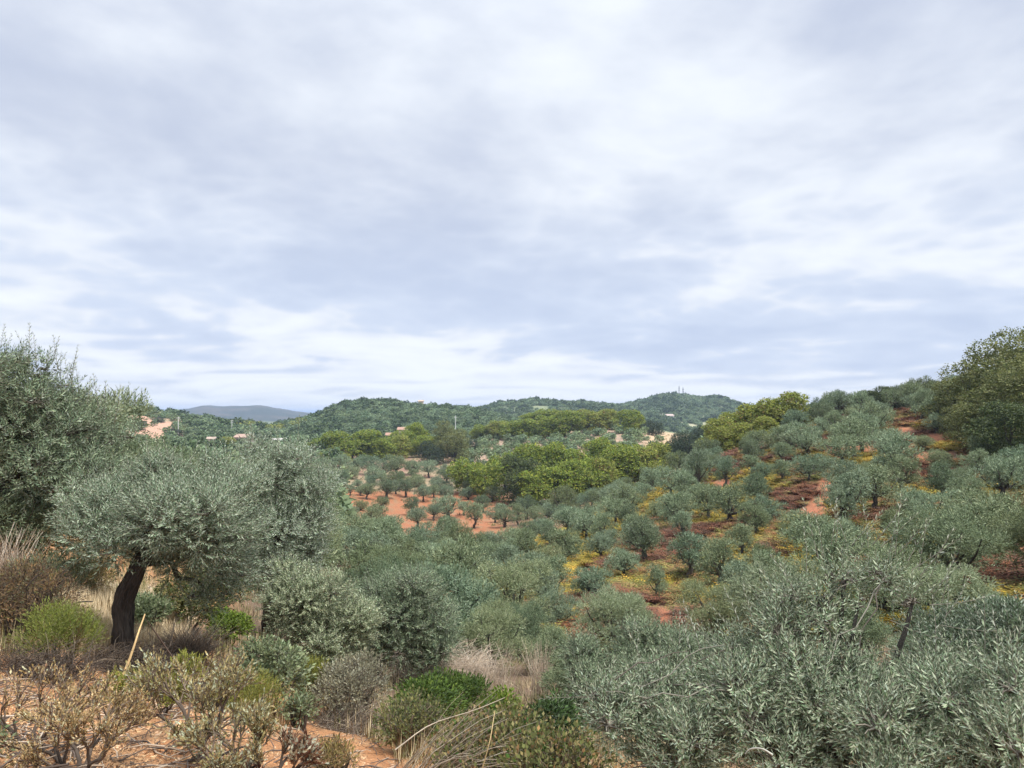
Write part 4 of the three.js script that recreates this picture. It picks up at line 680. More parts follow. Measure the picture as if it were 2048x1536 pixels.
heroOlive({ seed: 903, label: 'tall loose olive crown at the left edge rising against the sky', n: 4200, tone: [1, 1.04, 1], foot: groundAt(-40, 12.5),
  trunk: [[-40, 1130, 12.5, 0.2], [-30, 1080, 12.5, 0.16], [0, 1010, 12.4, 0.14], [30, 950, 12.3, 0.12]],
  lobes: [[15, 790, 12, 0.42], [85, 815, 12, 0.34], [20, 870, 12, 0.55], [115, 880, 12, 0.55], [175, 860, 12.2, 0.24], [50, 950, 12, 0.6], [150, 950, 12, 0.55], [225, 890, 12.5, 0.32], [-60, 800, 12, 0.6], [-70, 920, 12, 0.7], [15, 740, 12, 0.22], [215, 960, 12.4, 0.4], [80, 1020, 12.2, 0.4], [150, 810, 12.2, 0.13], [75, 755, 12, 0.14], [120, 775, 12.1, 0.1], [200, 830, 12.2, 0.08], [195, 1010, 12.4, 0.3]],
  long: [...fringe([[-5, 720], [40, 725], [100, 735], [130, 760], [160, 800], [200, 825], [240, 850]], 34, 12, 0.25, 0.9, 0.9), [205, 850, 12.2, 0.05, 1, 0, 1.3], [208, 835, 12.2, 0.1, 1, 0, 0.9], [60, 725, 12, -0.05, 1, 0, 1.1]] });
heroOlive({ seed: 904, label: 'bright silvery olive behind the leaning one, thin dark trunk below', n: 4600, tone: [1.22, 1.27, 1.25], geo: SH[1], s: 1.0,
  trunk: [[535, 1264, 14.5, 0.13], [537, 1235, 14.5, 0.11], [540, 1200, 14.4, 0.1], [548, 1150, 14.3, 0.09]],
  lobes: [[540, 965, 14, 0.42], [605, 985, 14, 0.4], [490, 985, 14, 0.36], [450, 1010, 14.2, 0.3], [560, 1060, 14, 0.62], [625, 1045, 14, 0.36], [480, 1050, 14, 0.5], [555, 1140, 14, 0.5], [590, 920, 14, 0.3], [640, 990, 14, 0.26], [520, 925, 14.2, 0.3], [610, 1110, 14.2, 0.36], [470, 1130, 14.3, 0.4]],
  long: fringe([[480, 930], [530, 895], [590, 890], [630, 930], [660, 990]], 16, 14, 0.15, 1, 0.9) });
heroOlive({ seed: 905, label: 'low pale bushy olive with fine light leaves, right of the cistus shrub', n: 3400, geo: SHL, s: 0.85, tone: [1.12, 1.16, 1.06], foot: groundAt(640, 11.5),
  trunk: [[640, 1400, 11.5, 0.08], [640, 1330, 11.4, 0.06], [645, 1280, 11.3, 0.05]],
  lobes: [[600, 1205, 11, 0.36], [655, 1190, 11, 0.36], [700, 1235, 11, 0.3], [635, 1265, 11, 0.38], [700, 1285, 11.1, 0.28], [590, 1165, 11.2, 0.26], [660, 1315, 11.2, 0.3], [590, 1255, 11.2, 0.3]], long: fringe([[580, 1150], [650, 1150], [720, 1200]], 8, 11, 0, 1, 0.6) });
heroOlive({ seed: 906, label: 'grey-green olive with slim black trunk above the mastic bushes, pale twig loop in its crown', n: 4200, s: 1.1, tone: [0.98, 1.0, 0.95],
  trunk: [[757, 1374, 15.5, 0.12], [755, 1345, 15.5, 0.1], [758, 1310, 15.5, 0.09], [775, 1270, 15.5, 0.08]],
  lobes: [[765, 1215, 15.5, 0.62], [830, 1195, 15.5, 0.56], [868, 1250, 15.5, 0.48], [795, 1280, 15.3, 0.56], [735, 1240, 15.5, 0.42], [850, 1300, 15.5, 0.42], [745, 1290, 15.5, 0.36], [880, 1290, 15.7, 0.3], [800, 1240, 15.1, 0.4]], long: fringe([[730, 1190], [790, 1160], [850, 1160], [900, 1230]], 10, 15.5, 0.05, 1, 0.8) });
// the big one below the camera at the right
heroOlive({ seed: 907, label: 'big open olive crown filling the lower right foreground, single leaves visible', n: 5600, s: 0.76, up: 0.6, twigs: 18, bare: 16, tone: [0.95, 1.0, 0.9], foot: groundAt(1650, 6.2), limb: [0.11, 0.1, 0.085],
  trunk: [[1650, 1660, 6.2, 0.12], [1640, 1600, 6.0, 0.1], [1640, 1540, 5.9, 0.08]],
  lobes: [[1690, 1160, 6.1, 0.1], [1765, 1165, 6.1, 0.11], [1825, 1205, 6.1, 0.07], [1640, 1200, 6, 0.06], [1715, 1215, 6, 0.07], [1560, 1275, 5.8, 0.22], [1480, 1340, 5.8, 0.24], [1600, 1370, 5.6, 0.32], [1750, 1420, 5.8, 0.32], [1500, 1450, 5.5, 0.32], [1690, 1500, 5.5, 0.36], [1870, 1480, 5.7, 0.36], [1350, 1470, 5.5, 0.3], [1250, 1450, 5.4, 0.2], [2000, 1440, 5.8, 0.34], [1410, 1390, 5.8, 0.22], [1640, 1250, 5.9, 0.16], [1330, 1540, 5.3, 0.3], [1560, 1540, 5.2, 0.3], [1980, 1550, 5.4, 0.36], [1800, 1550, 5.2, 0.3], [1210, 1400, 5.4, 0.11], [1300, 1395, 5.7, 0.16], [1920, 1390, 6, 0.22], [1580, 1200, 6, 0.1]],
  long: [...fringe([[1200, 1400], [1300, 1340], [1400, 1320], [1480, 1270], [1560, 1210], [1640, 1110], [1700, 1070]], 26, 5.8, -0.15, 0.9, 0.75), ...fringe([[1700, 1080], [1790, 1100], [1850, 1160], [1900, 1240]], 18, 6, 0.45, 0.7, 0.75), ...fringe([[1850, 1330], [1950, 1340], [2040, 1360]], 12, 6, 0.1, 0.9, 0.8), [1790, 1110, 6.1, 0.12, 1, 0, 0.9], [1190, 1395, 5.3, -1, 0.12, 0.2, 0.8], [1230, 1420, 5.2, -0.8, -0.3, 0.3, 0.7], [1860, 1210, 6, 1, 0.05, 0.1, 0.9], [1880, 1250, 6, 1, -0.2, 0.1, 0.9], [1780, 1240, 5.9, 0.8, -0.4, 0.2, 0.8]] });
heroOlive({ seed: 908, label: 'silver-grey olive behind the big foreground crown at the right edge', n: 4200, s: 1.05, tone: [0.95, 1, 0.97], foot: groundAt(1980, 10),
  trunk: [[1980, 1560, 10, 0.12], [1975, 1480, 10, 0.1], [1970, 1420, 10, 0.08]],
  lobes: [[1930, 1330, 9.6, 0.4], [2030, 1310, 9.6, 0.45], [1880, 1375, 9.4, 0.34], [2050, 1400, 9.4, 0.45], [1960, 1400, 9.4, 0.42], [1830, 1400, 9.6, 0.3], [2110, 1330, 9.8, 0.45], [1985, 1280, 9.8, 0.26]], long: fringe([[1860, 1320], [1940, 1280], [2040, 1260]], 12, 9.6, 0, 1, 0.8) });
for (const [px, r, w, lab, v] of [[985, 19.5, 170, 'pale feathery olive behind the straw heap', 2], [925, 24, 160, 'grey olive above the straw heap, left of the feathery one', 1], [1165, 14.5, 230, 'soft round olive beside the dry reeds, behind the foreground crown tip', 0], [1040, 22.5, 130, 'olive between the feathery one and the big dense one', 3], [1560, 15, 220, 'dense olive behind the foreground crown, right of centre', 0], [1720, 19, 190, 'olive seen through the open top of the foreground crown', 3], [1830, 17, 170, 'olive in the shade right of the open foreground top', 1], [2010, 21, 190, 'olive at the right edge below the hillside', 0]]) olive(px, 0, w, lab, 'olive trees near the valley edge', { r, v });
heroOlive({ seed: 909, label: 'soft grey olive just beyond the big foreground crown, centre right', n: 4600, s: 1.15, tone: [0.98, 1, 0.95], foot: groundAt(1330, 13.5),
  trunk: [[1330, 1500, 13.5, 0.13], [1330, 1450, 13.5, 0.1], [1335, 1400, 13.4, 0.09]],
  lobes: [[1270, 1340, 13, 0.5], [1350, 1320, 13, 0.52], [1420, 1340, 13, 0.46], [1210, 1380, 12.8, 0.4], [1310, 1400, 12.6, 0.5], [1400, 1410, 12.8, 0.45], [1470, 1380, 13.2, 0.36], [1180, 1340, 13.4, 0.34]], long: fringe([[1190, 1310], [1290, 1280], [1370, 1270], [1450, 1290]], 14, 13, 0, 1, 0.9) });

// ---------------------------------------------------------------- bushes near by
function bush(name, label, cat, p, o) {
  const R = mulberry(o.seed), g = base(name, p); tag(g, label, cat);
  const w = o.w / 2, h = o.h, st = new GB(), fo = new GB(), sc = o.stem ?? DARK_TWIG;
  for (let k = 0; k < (o.stems ?? 14); k++) { const d = unit(R), e = V(d.x * w * 0.85, h * (0.55 + 0.4 * R()), d.z * w * 0.85); st.tube(curve(V(d.x * 0.05, -0.05, d.z * 0.05), e, 0.05, R, 5, 0.07), taper(6, o.sr ?? 0.012, 0.003), 4, vary(R, sc, 0.3)); }
  mesh('stems', st.geo(), M.twig, g).userData = { kind: 'stuff' };
  const lobes = []; const nl = o.lobes ?? 8;
  for (let k = 0; k < nl; k++) { const a = k * 2.4 + R(), q = Math.sqrt((k + 0.5) / nl); lobes.push([Math.cos(a) * w * 0.68 * q, h * (0.3 + 0.42 * (1 - q * q * 0.7) * (0.7 + 0.6 * R())), Math.sin(a) * w * 0.68 * q, Math.min(w, h) * (0.3 + 0.16 * R()), (o.flat ?? 0.85)]); }
  for (const [x, y, z, d] of crownPoints(lobes, o.n, R, o.inner ?? 0.25, o.up ?? 0.5)) shoot(fo, R, x, y, z, d, o.len ?? 0.1, o.nl ?? 6, o.L, o.W, o.pal, o.fold ?? 0.2, o.tw ? sc : null, o.opp ?? 0.8, o.spread ?? 0.8);
  const f = mesh('foliage', fo.geo(), M.leaf, g); f.userData = { kind: 'stuff' };
  return g;
}
const B = (px, r) => groundAt(px, r);
bush('heath_bush', 'brown heath bush with yellow-green top at the left edge', 'bush', B(35, 8.4), { seed: 1, w: 1.15, h: 0.72, n: 1500, nl: 9, len: 0.1, L: 0.03, W: 0.008, pal: P.heath, stems: 40 });
bush('heath_bush', 'olive-green feathery bush behind the brown heath bush', 'bush', B(90, 9.8), { seed: 2, w: 1.0, h: 0.8, n: 1100, nl: 10, len: 0.13, L: 0.032, W: 0.006, pal: P.oliveDull, up: 1, stems: 20 });
bush('broom_bush', 'bright green broom bush left of the leaning olive trunk', 'bush', B(132, 7.6), { seed: 3, w: 0.62, h: 0.6, n: 1100, nl: 9, len: 0.12, L: 0.032, W: 0.005, pal: [[0.5, [0.17, 0.21, 0.035]], [0.3, [0.12, 0.15, 0.025]], [0.2, [0.25, 0.27, 0.06]]], up: 1.1, stems: 30, stem: [0.12, 0.09, 0.03] });
bush('spurge_bush', 'rusty yellow bush on the far side of the straw bank', 'bush', B(182, 12.6), { seed: 4, w: 0.75, h: 0.55, n: 900, nl: 8, len: 0.12, L: 0.04, W: 0.009, pal: P.rusty, up: 0.8, stem: [0.12, 0.07, 0.04] });
bush('cistus_bush', 'pale grey-green bush directly right of the leaning trunk', 'bush', B(300, 11.4), { seed: 5, w: 0.6, h: 0.65, n: 620, nl: 6, len: 0.09, L: 0.045, W: 0.022, pal: P.cistus });
bush('green_bush', 'dark leafy bush with yellow-green leaves behind the dead brush', 'bush', B(385, 12.6), { seed: 6, w: 1.2, h: 0.85, n: 1100, nl: 7, len: 0.12, L: 0.05, W: 0.022, pal: P.bramble });
bush('green_bush', 'vivid yellow-green bush under the thin-trunked olive', 'bush', B(458, 12.2), { seed: 7, w: 0.62, h: 0.55, n: 600, nl: 7, len: 0.12, L: 0.05, W: 0.022, pal: P.green });
bush('cistus_bush', 'grey-green cistus shrub with rounded pale leaves in front of the bushy olive', 'bush', B(545, 8.2), { seed: 8, w: 0.82, h: 0.78, n: 620, nl: 7, len: 0.11, L: 0.05, W: 0.022, pal: P.cistus, tw: true, stem: [0.12, 0.09, 0.07], inner: 0.12 });
bush('cistus_bush', 'small grey-green cistus sprig right of the larger cistus shrub', 'bush', B(603, 7.6), { seed: 9, w: 0.3, h: 0.32, n: 90, nl: 6, len: 0.1, L: 0.045, W: 0.02, pal: P.cistus, tw: true });
bush('broom_bush', 'upright yellow-green broom right of the cistus shrub', 'bush', B(622, 9), { seed: 10, w: 0.38, h: 0.65, n: 620, nl: 8, len: 0.16, L: 0.05, W: 0.006, pal: P.broom, up: 1.8, stems: 30, stem: [0.2, 0.17, 0.06] });
bush('broom_bush', 'low yellow-green broom between the dry cistus and the cistus shrub', 'bush', B(500, 6.9), { seed: 11, w: 0.6, h: 0.34, n: 800, nl: 8, len: 0.11, L: 0.035, W: 0.005, pal: P.broom, up: 1.1, stem: [0.18, 0.14, 0.05] });
bush('cistus_bush', 'large dry greyish bush right of the small broom', 'bush', B(705, 8.8), { seed: 12, w: 0.95, h: 0.75, n: 900, nl: 6, len: 0.1, L: 0.038, W: 0.014, pal: [[0.5, [0.27, 0.26, 0.17]], [0.3, [0.2, 0.19, 0.12]], [0.2, [0.38, 0.37, 0.27]]], tw: true, stem: [0.22, 0.18, 0.14], stems: 40 });
bush('mastic_bush', 'glossy dark green mastic bush in front of the dry straw heap', 'bush', B(905, 9.4), { seed: 13, w: 0.95, h: 0.72, n: 1100, nl: 8, len: 0.14, L: 0.045, W: 0.016, pal: P.mastic, up: 1, opp: 1 });
bush('mastic_bush', 'small bright green bush right of the mastic', 'bush', B(1000, 9.2), { seed: 14, w: 0.45, h: 0.68, n: 520, nl: 7, len: 0.12, L: 0.045, W: 0.02, pal: P.green, up: 0.7 });
bush('mastic_bush', 'dark green bush at the left of the bramble', 'bush', B(850, 8.4), { seed: 15, w: 0.8, h: 0.62, n: 900, nl: 7, len: 0.12, L: 0.045, W: 0.018, pal: P.mastic });
bush('laurel_bush', 'dark glossy bush beside the tip of the foreground olive', 'bush', B(1098, 7), { seed: 16, w: 0.62, h: 0.88, n: 700, nl: 7, len: 0.12, L: 0.06, W: 0.02, pal: [[0.5, [0.05, 0.095, 0.025]], [0.3, [0.035, 0.06, 0.02]], [0.2, [0.1, 0.17, 0.05]]] });
bush('bramble_bush', 'tangled bramble with olive and tan leaves at the bottom centre', 'bush', B(1000, 5.5), { seed: 17, w: 1.1, h: 0.46, inner: 0.1, n: 1000, nl: 6, len: 0.13, L: 0.034, W: 0.021, pal: P.bramble, tw: true, stem: [0.2, 0.14, 0.09], stems: 60, lobes: 14 });
bush('bramble_bush', 'tan and green bramble under the foreground olive tip', 'bush', B(1110, 4.9), { seed: 18, w: 0.6, h: 0.46, inner: 0.1, n: 450, nl: 6, len: 0.12, L: 0.034, W: 0.021, pal: P.bramble, tw: true, stem: [0.16, 0.12, 0.08], stems: 40 });
bush('bramble_bush', 'dark green tangle between the greyish bush and the mastic', 'bush', B(820, 7.2), { seed: 19, w: 0.6, h: 0.5, n: 450, nl: 6, len: 0.12, L: 0.035, W: 0.018, pal: [[0.5, [0.1, 0.13, 0.04]], [0.5, [0.2, 0.2, 0.07]]], tw: true, stem: [0.25, 0.2, 0.15], stems: 50 });
bush('grass_tuft', 'green tuft at the bottom edge of the sandy bank', 'grass tuft', B(672, 3.95), { seed: 20, w: 0.26, h: 0.12, n: 260, nl: 5, len: 0.06, L: 0.03, W: 0.006, pal: P.rusty, up: 1.2 });
bush('cistus_bush', 'grey-green leafy shrub cut by the bottom left corner', 'bush', B(-40, 3.5), { seed: 21, w: 0.26, h: 0.2, n: 110, nl: 6, len: 0.05, L: 0.02, W: 0.009, pal: [[0.5, [0.15, 0.2, 0.1]], [0.3, [0.1, 0.15, 0.07]], [0.2, [0.22, 0.28, 0.16]]] });
bush('yellow_bush', 'large yellow-brown bush under the leftmost olive', 'bush', B(95, 13.2), { seed: 22, w: 1.7, h: 0.95, n: 1500, nl: 7, len: 0.14, L: 0.05, W: 0.016, pal: [[0.4, [0.19, 0.165, 0.05]], [0.3, [0.12, 0.11, 0.04]], [0.3, [0.26, 0.22, 0.07]]] });
bush('yellow_bush', 'dull green bush at the left edge behind the heath', 'bush', B(10, 12), { seed: 23, w: 1.2, h: 1.2, n: 1100, nl: 7, len: 0.14, L: 0.05, W: 0.014, pal: P.oliveDull });
bush('green_bush', 'small bushes in shade between the two left olive trunks', 'bush', B(440, 16), { seed: 24, w: 1.6, h: 0.8, n: 900, nl: 7, len: 0.14, L: 0.05, W: 0.02, pal: P.oak });

// dry cistus shrubs in the foreground: forking stems with leaf tufts at the tips
function dryShrub(name, label, p, o) {
  const R = mulberry(o.seed), g = base(name, p); tag(g, label, 'shrub');
  const st = new GB(), fo = new GB();
  const grow = (a, d, L, r, lev) => {
    const b = a.clone().addScaledVector(d, L), m = a.clone().lerp(b, 0.5).add(unit(R).multiplyScalar(L * 0.1));
    st.tube([a, m, b], [r, r * 0.9, r * 0.72], lev < 2 ? 6 : 4, vary(R, lev < 2 ? o.stem ?? [0.085, 0.065, 0.05] : [0.15, 0.11, 0.08], 0.25));
    if (lev >= 2) for (let k = 0; k < o.tufts; k++) { const t = R(), q = a.clone().lerp(b, t), e = d.clone().addScaledVector(unit(R), 0.8); e.y += 0.4; e.normalize(); shoot(fo, R, q.x, q.y, q.z, e, 0.035, 5, o.L * (0.7 + 0.6 * R()), o.W, o.pal, 0.3, null, 1.3, 0.5); }
    if (lev < o.levels) { const n = 2 + (R() < 0.45 ? 1 : 0); for (let k = 0; k < n; k++) { const e = d.clone().addScaledVector(around(d, R() * 6.28), 0.38 + 0.3 * R()); e.y += 0.12; e.addScaledVector(o.lean ?? V(0, 0, 0), 0.15).normalize(); grow(b, e, L * (0.7 + 0.25 * R()), r * 0.66, lev + 1); } }
  };
  for (let k = 0; k < o.stems; k++) { const a = k / o.stems * 6.28 + R(), e = V(Math.cos(a) * (0.5 + 0.3 * R()), 0.9, Math.sin(a) * (0.5 + 0.3 * R())).add(o.lean ?? V(0, 0, 0)).normalize(); grow(V(Math.cos(a) * 0.03, -0.03, Math.sin(a) * 0.03), e, o.h * 0.3, 0.011 * (o.k ?? 1), 0); }
  mesh('stems', st.geo(), M.twig, g); mesh('foliage', fo.geo(), M.dry, g).userData = { kind: 'stuff' };
  return g;
}
const PALECIST = [[0.22, [0.36, 0.38, 0.25]], [0.33, [0.25, 0.22, 0.09]], [0.3, [0.31, 0.24, 0.11]], [0.15, [0.18, 0.13, 0.055]]];
dryShrub('dry_shrub', 'dry tan shrub with dark forked stems at the bottom left', B(175, 3.75), { seed: 31, h: 0.34, stems: 6, levels: 4, tufts: 4, L: 0.013, W: 0.0065, pal: P.dryCistus });
dryShrub('dry_shrub', 'olive-tan shrub with upright pale leaf tips before the dead brush', B(395, 4.3), { seed: 33, h: 0.45, stems: 6, levels: 4, tufts: 3, L: 0.018, W: 0.008, pal: PALECIST, lean: V(0.15, 0, 0) });
dryShrub('dry_shrub', 'dry shrub with pale grey tips at the edge of the sandy bank', B(480, 3.75), { seed: 34, h: 0.28, stems: 5, levels: 4, tufts: 3, L: 0.017, W: 0.008, pal: PALECIST });
dryShrub('dry_shrub', 'small reddish-brown dry shrub on the sandy bank', B(560, 3.7), { seed: 35, h: 0.25, stems: 5, levels: 3, tufts: 5, L: 0.024, W: 0.01, pal: [[0.4, [0.16, 0.075, 0.045]], [0.3, [0.26, 0.17, 0.1]], [0.3, [0.38, 0.38, 0.28]]] });
dryShrub('dry_shrub', 'thin leafless-looking shrub on the orange soil at far left', B(80, 4.4), { seed: 37, h: 0.36, stems: 5, levels: 4, tufts: 1, L: 0.016, W: 0.008, pal: P.dryCistus });
dryShrub('dry_shrub', 'yellowish low shrub in front of the dead brush heap', B(330, 5.6), { seed: 38, h: 0.36, stems: 6, levels: 4, tufts: 4, L: 0.022, W: 0.006, pal: P.broom });

// dead brush, straw heaps, reeds: many thin bent stalks
function stalks(name, label, cat, p, o) {
  const R = mulberry(o.seed), g = base(name, p); tag(g, label, cat); const gb = new GB();
  for (let k = 0; k < o.n; k++) {
    const a = R() * 6.28, q = Math.sqrt(R()), x = Math.cos(a) * q * o.w / 2, z = Math.sin(a) * q * o.d / 2, b = R() * 6.28, L = o.L * (0.6 + 0.6 * R()), el = o.up[0] + (o.up[1] - o.up[0]) * R();
    const y0 = (o.h0 ?? 0) * (1 - q * q) * R(), pts = []; let c = V(x, y0, z), e = el; const bb = o.dir !== undefined ? o.dir + (R() - 0.5) * o.fan : b;
    for (let s = 0; s <= 5; s++) { pts.push(c.clone()); c = c.clone().add(V(Math.cos(bb) * Math.cos(e), Math.sin(e), Math.sin(bb) * Math.cos(e)).multiplyScalar(L / 5).add(unit(R).multiplyScalar(L * (o.wob ?? 0.02)))); e -= o.droop * (0.6 + 0.8 * R()); }
    gb.tube(pts, taper(6, o.r * (0.6 + 0.8 * R()), o.r * 0.3), 3, vary(R, pick(R, o.pal), 0.3));
  }
  mesh('stalks', gb.geo(), M.dry, g).userData = { kind: 'stuff' };
  return g;
}
const STRAW = [[0.5, [0.50, 0.41, 0.31]], [0.3, [0.38, 0.30, 0.23]], [0.2, [0.60, 0.52, 0.42]]], DEAD = [[0.5, [0.085, 0.062, 0.045]], [0.35, [0.05, 0.038, 0.03]], [0.15, [0.19, 0.145, 0.1]]], GREYD = [[0.5, [0.19, 0.15, 0.11]], [0.3, [0.11, 0.085, 0.065]], [0.2, [0.32, 0.265, 0.2]]];
stalks('straw_heap', 'pinkish heap of drooping dry grass behind the mastic bush', 'dry grass', B(890, 16.3), { seed: 51, n: 2000, w: 1.6, d: 1.0, L: 1.0, up: [0.6, 1.5], droop: 0.32, r: 0.006, h0: 0.3, pal: STRAW });
stalks('reed_tuft', 'upright tuft of dry reeds at the foot of the big dense olive', 'dry grass', B(1080, 15.8), { seed: 52, n: 150, w: 0.4, d: 0.3, L: 1.05, up: [1.2, 1.56], droop: 0.05, r: 0.006, pal: STRAW });
stalks('reed_tuft', 'thin pale grass stalks right of the straw heap', 'dry grass', B(985, 15.8), { seed: 53, n: 160, w: 0.8, d: 0.4, L: 1.0, up: [1.1, 1.5], droop: 0.12, r: 0.005, pal: STRAW });
stalks('brush_heap', 'dark heap of dead brush round the foot of the leaning trunk', 'brush', B(255, 9.0), { seed: 54, n: 1500, w: 1.0, d: 0.6, L: 0.36, up: [0.1, 1.3], droop: 0.35, r: 0.004, h0: 0.22, wob: 0.06, pal: DEAD });
stalks('brush_heap', 'second dark brush heap, right of the leaning trunk foot', 'brush', B(330, 8.4), { seed: 55, n: 900, w: 0.7, d: 0.5, L: 0.32, up: [0.1, 1.2], droop: 0.35, r: 0.004, h0: 0.16, wob: 0.06, pal: DEAD });
stalks('dead_bush', 'grey-brown leafless bush on the right end of the straw bank', 'bush', B(378, 10.6), { seed: 56, n: 1300, w: 0.5, d: 0.5, L: 0.5, up: [0.5, 1.5], droop: 0.15, r: 0.0035, wob: 0.05, pal: GREYD });
stalks('dead_bush', 'low tangle of grey dead twigs below the leafless bush', 'brush', B(440, 8.8), { seed: 57, n: 900, w: 1.0, d: 0.7, L: 0.45, up: [0.1, 1.1], droop: 0.2, r: 0.004, wob: 0.05, h0: 0.1, pal: GREYD });
stalks('dead_bush', 'dead twigs leaning over the edge of the sandy bank', 'brush', B(700, 8.4), { seed: 58, n: 700, w: 1.1, d: 0.6, L: 0.4, up: [0.1, 1.2], droop: 0.18, r: 0.004, wob: 0.05, h0: 0.06, pal: GREYD });
stalks('dead_bush', 'bundle of slanting dry bramble canes at the bottom centre', 'brush', B(850, 5.3), { seed: 59, n: 60, w: 0.5, d: 0.4, L: 0.75, up: [0.5, 1.2], droop: 0.1, dir: 0.3, fan: 1.2, r: 0.005, wob: 0.02, pal: P.paleTwig });
stalks('dead_bush', 'dry brush at the left, under the heath bush', 'brush', B(60, 7.2), { seed: 60, n: 700, w: 1.1, d: 0.5, L: 0.35, up: [0.3, 1.3], droop: 0.2, r: 0.0035, wob: 0.05, pal: DEAD });
stalks('straw_grass', 'pale dry grass stalks at the left edge behind the heath bush', 'dry grass', B(22, 10.6), { seed: 61, n: 150, w: 0.4, d: 0.3, L: 0.8, up: [1.2, 1.5], droop: 0.06, r: 0.005, pal: STRAW });
stalks('dead_bush', 'fallen grey branches by the vivid yellow-green bush', 'brush', B(480, 10.4), { seed: 62, n: 420, w: 0.9, d: 0.6, L: 0.5, up: [0.1, 1.2], droop: 0.15, r: 0.004, wob: 0.05, pal: GREYD });
// single sticks
function stick(label, pts, r, c) { const p = pts.map(([px, py, rr]) => at(px, py, rr)), f = p[0].clone(), g = base('dry_stick', f); tag(g, label, 'stick'); const cv = new THREE.CatmullRomCurve3(p.map((q) => q.clone().sub(f))), q = []; for (let k = 0; k <= 10; k++) q.push(cv.getPoint(k / 10)); mesh('stem', new GB().tube(q, taper(11, r, r * 0.4), 6, c, 0.12, r * 99).geo(), M.twig, g); return g; }
stick('straw-coloured stick leaning in front of the dark brush heap', [[236, 1376, 8.0], [262, 1310, 8.1], [278, 1262, 8.2], [290, 1228, 8.3]], 0.016, [0.5, 0.35, 0.17]);
stick('thin brown branch leaning from the stick tip down to the right', [[350, 1322, 8.6], [318, 1275, 8.5], [300, 1250, 8.4], [286, 1232, 8.3]], 0.009, [0.13, 0.09, 0.07]);
stick('dark fallen branch on the straw bank left of the trunk', [[132, 1212, 11], [160, 1204, 11], [186, 1203, 11]], 0.014, [0.06, 0.05, 0.045]);
stick('bent pale dead branch in the leafless bush', [[340, 1292, 9.8], [345, 1270, 9.8], [352, 1240, 9.8], [366, 1232, 9.8]], 0.009, [0.4, 0.34, 0.27]);
stick('long pale bramble cane arching over the bramble bush', [[790, 1500, 4.9], [860, 1450, 5], [950, 1420, 5], [1010, 1395, 5.1]], 0.005, [0.42, 0.36, 0.28]);
stick('pale grass stalk crossing the bramble at the bottom', [[965, 1536, 4.5], [980, 1480, 4.5], [990, 1420, 4.6]], 0.004, [0.5, 0.4, 0.2]);
stick('bare pale branch arching through the big foreground crown at the right', [[1890, 1480, 5.4], [1960, 1435, 5.5], [2010, 1405, 5.5], [2070, 1370, 5.6]], 0.006, [0.42, 0.42, 0.34]);
stick('curved bare grey limb at the bottom of the foreground crown', [[1545, 1510, 4.9], [1525, 1498, 4.9], [1500, 1498, 4.9], [1490, 1508, 4.9]], 0.008, [0.3, 0.3, 0.26]);

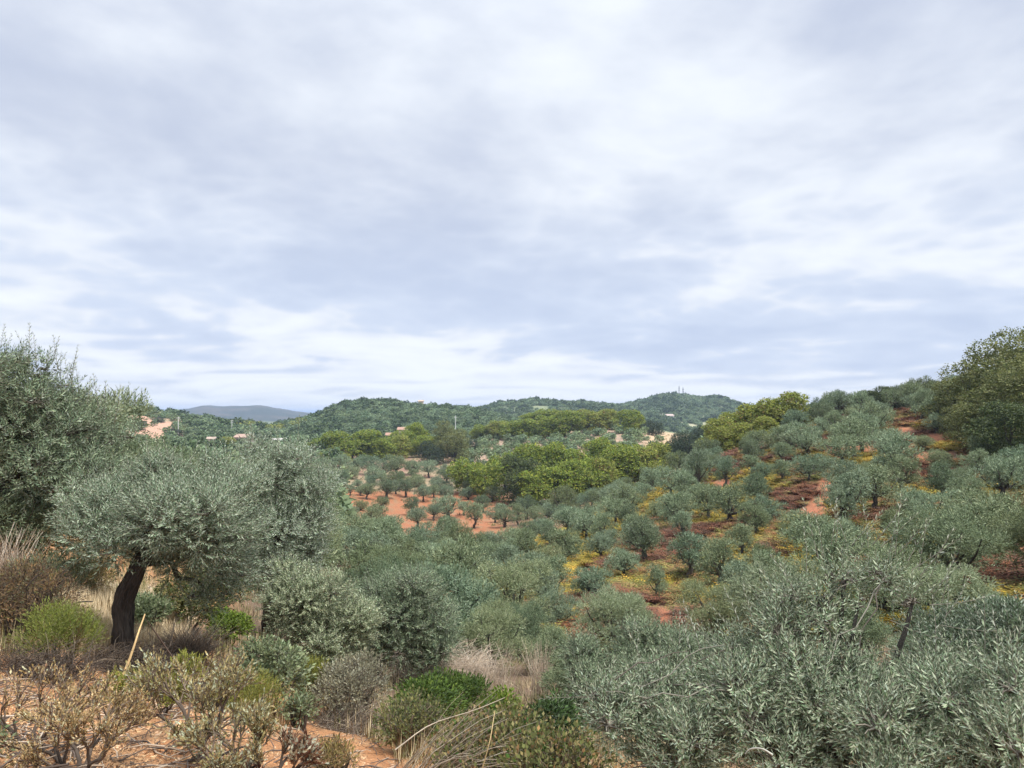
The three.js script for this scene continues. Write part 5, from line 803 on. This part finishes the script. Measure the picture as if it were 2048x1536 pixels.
// ---------------------------------------------------------------- ground cover near by: straw, dry leaves, stones (uncountable)
{
  const R = mulberry(606), gb = new GB();
  for (let k = 0; k < 14; k++) { const a = R() * 6.28, L = 0.1 + 0.14 * R(), el = 0.5 + 0.9 * R(), d = V(Math.cos(a) * Math.cos(el), Math.sin(el), Math.sin(a) * Math.cos(el)), s = V(-Math.sin(a), 0, Math.cos(a)), t = 0.8 + 0.4 * R(); gb.leaf((R() - 0.5) * 0.08, -0.01, (R() - 0.5) * 0.08, d.x, d.y, d.z, s.x, s.y, s.z, L, 0.005, [t, t, t], 0, 0.4); }
  const grass = gb.geo(), straw = [], green = [];
  for (let i = 0; i < 9000; i++) { const px = 90 + 290 * R(), r = 9.2 + 4.4 * R(), p = groundAt(px, r), q = toPixel(p.x, p.y, p.z), e = Math.hypot((q[0] - 235) / 140, (q[1] - 1235) / 62) + 0.4 * n2(p.x * 1.5, p.z * 1.5); if (e > 1.15) continue; straw.push({ p, s: 0.6 + 0.7 * R(), ry: R() * 6.28, c: vary(R, R() < 0.75 ? [0.55, 0.45, 0.29] : [0.4, 0.3, 0.18], 0.2) }); }
  scene.add(instanced('straw_grass', grass, M.dry, straw, 'bleached straw covering the bank behind the leaning trunk', 'dry grass'));
  for (let i = 0; i < 12000; i++) { const px = -100 + 2300 * R(), r = 6 + 22 * R(), p = groundAt(px, r); if (n2(p.x * 0.5, p.z * 0.5) < -0.35 || (px > 60 && px < 430 && r < 13.5) || (px < 800 && r < 7.5)) continue; green.push({ p, s: 0.8 + R(), ry: R() * 6.28, c: vary(R, R() < 0.45 ? [0.16, 0.16, 0.06] : [0.34, 0.27, 0.16], 0.25) }); }
  scene.add(instanced('grass', grass, M.dry, green, 'dry and green grass between the bushes', 'grass'));
  const lf = new GB(); lf.leaf(-0.5, 0.02, 0, 1, 0.1, 0, 0, 0, 1, 1, 0.42, [1, 1, 1], 0.5, 0.2);
  const litter = [], lg = lf.geo(), stones = [], sg = new THREE.DodecahedronGeometry(1, 0);
  for (let i = 0; i < 26000; i++) { const px = -80 + 820 * R(), r = 3.3 + 6.2 * R(), p = groundAt(px, r), d = n2(p.x * 1.2, p.z * 1.2); if (R() > (px < 470 ? 0.75 : 0.28) + 0.4 * d) continue; p.y += 0.004; litter.push({ p, s: 0.014 + 0.022 * R(), ry: R() * 6.28, rx: (R() - 0.5) * 0.9, rz: (R() - 0.5) * 0.9, c: vary(R, pick(R, [[0.4, [0.42, 0.25, 0.12]], [0.28, [0.22, 0.12, 0.06]], [0.12, [0.52, 0.36, 0.2]], [0.2, [0.12, 0.08, 0.05]]]), 0.25) }); }
  scene.add(instanced('leaf_litter', lg, M.dry, litter, 'dead leaves and bark scraps on the orange soil', 'leaf litter'));
  for (let i = 0; i < 2600; i++) { const px = -80 + 900 * R(), r = 3.2 + 8 * R() * R(), p = groundAt(px, r, 0.003); stones.push({ p, s: 0.004 + 0.014 * R() * R() * R() + 0.004 * R(), h: 0.6, ry: R() * 6.28, c: vary(R, [0.55, 0.36, 0.22], 0.3) }); }
  scene.add(instanced('gravel', sg, new THREE.MeshStandardMaterial({ roughness: 0.95 }), stones, 'small stones in the sandy soil', 'gravel'));
  const tg = new GB(); tg.tube([V(-0.5, 0, 0), V(-0.1, 0.05, 0.06), V(0.5, 0.03, -0.04)], [0.02, 0.018, 0.008], 4, [1, 1, 1]);
  const twigs = []; for (let i = 0; i < 1500; i++) { const px = -60 + 860 * R(), r = 3.3 + 6 * R(), p = groundAt(px, r); if (R() > (px < 470 ? 0.9 : 0.35)) continue; p.y += 0.012; twigs.push({ p, s: 0.08 + 0.2 * R(), ry: R() * 6.28, rx: (R() - 0.5) * 0.5, rz: (R() - 0.5) * 0.5, c: vary(R, R() < 0.6 ? [0.1, 0.075, 0.06] : [0.4, 0.32, 0.24], 0.3) }); }
  scene.add(instanced('fallen_twigs', tg.geo(), M.twig, twigs, 'fallen twigs on the orange soil', 'twigs'));
}
scene.fog = new THREE.FogExp2(new THREE.Color().setRGB(0.50, 0.64, 0.90), 0.00016);
scene.updateMatrixWorld(true);
renderer.render(scene, camera);
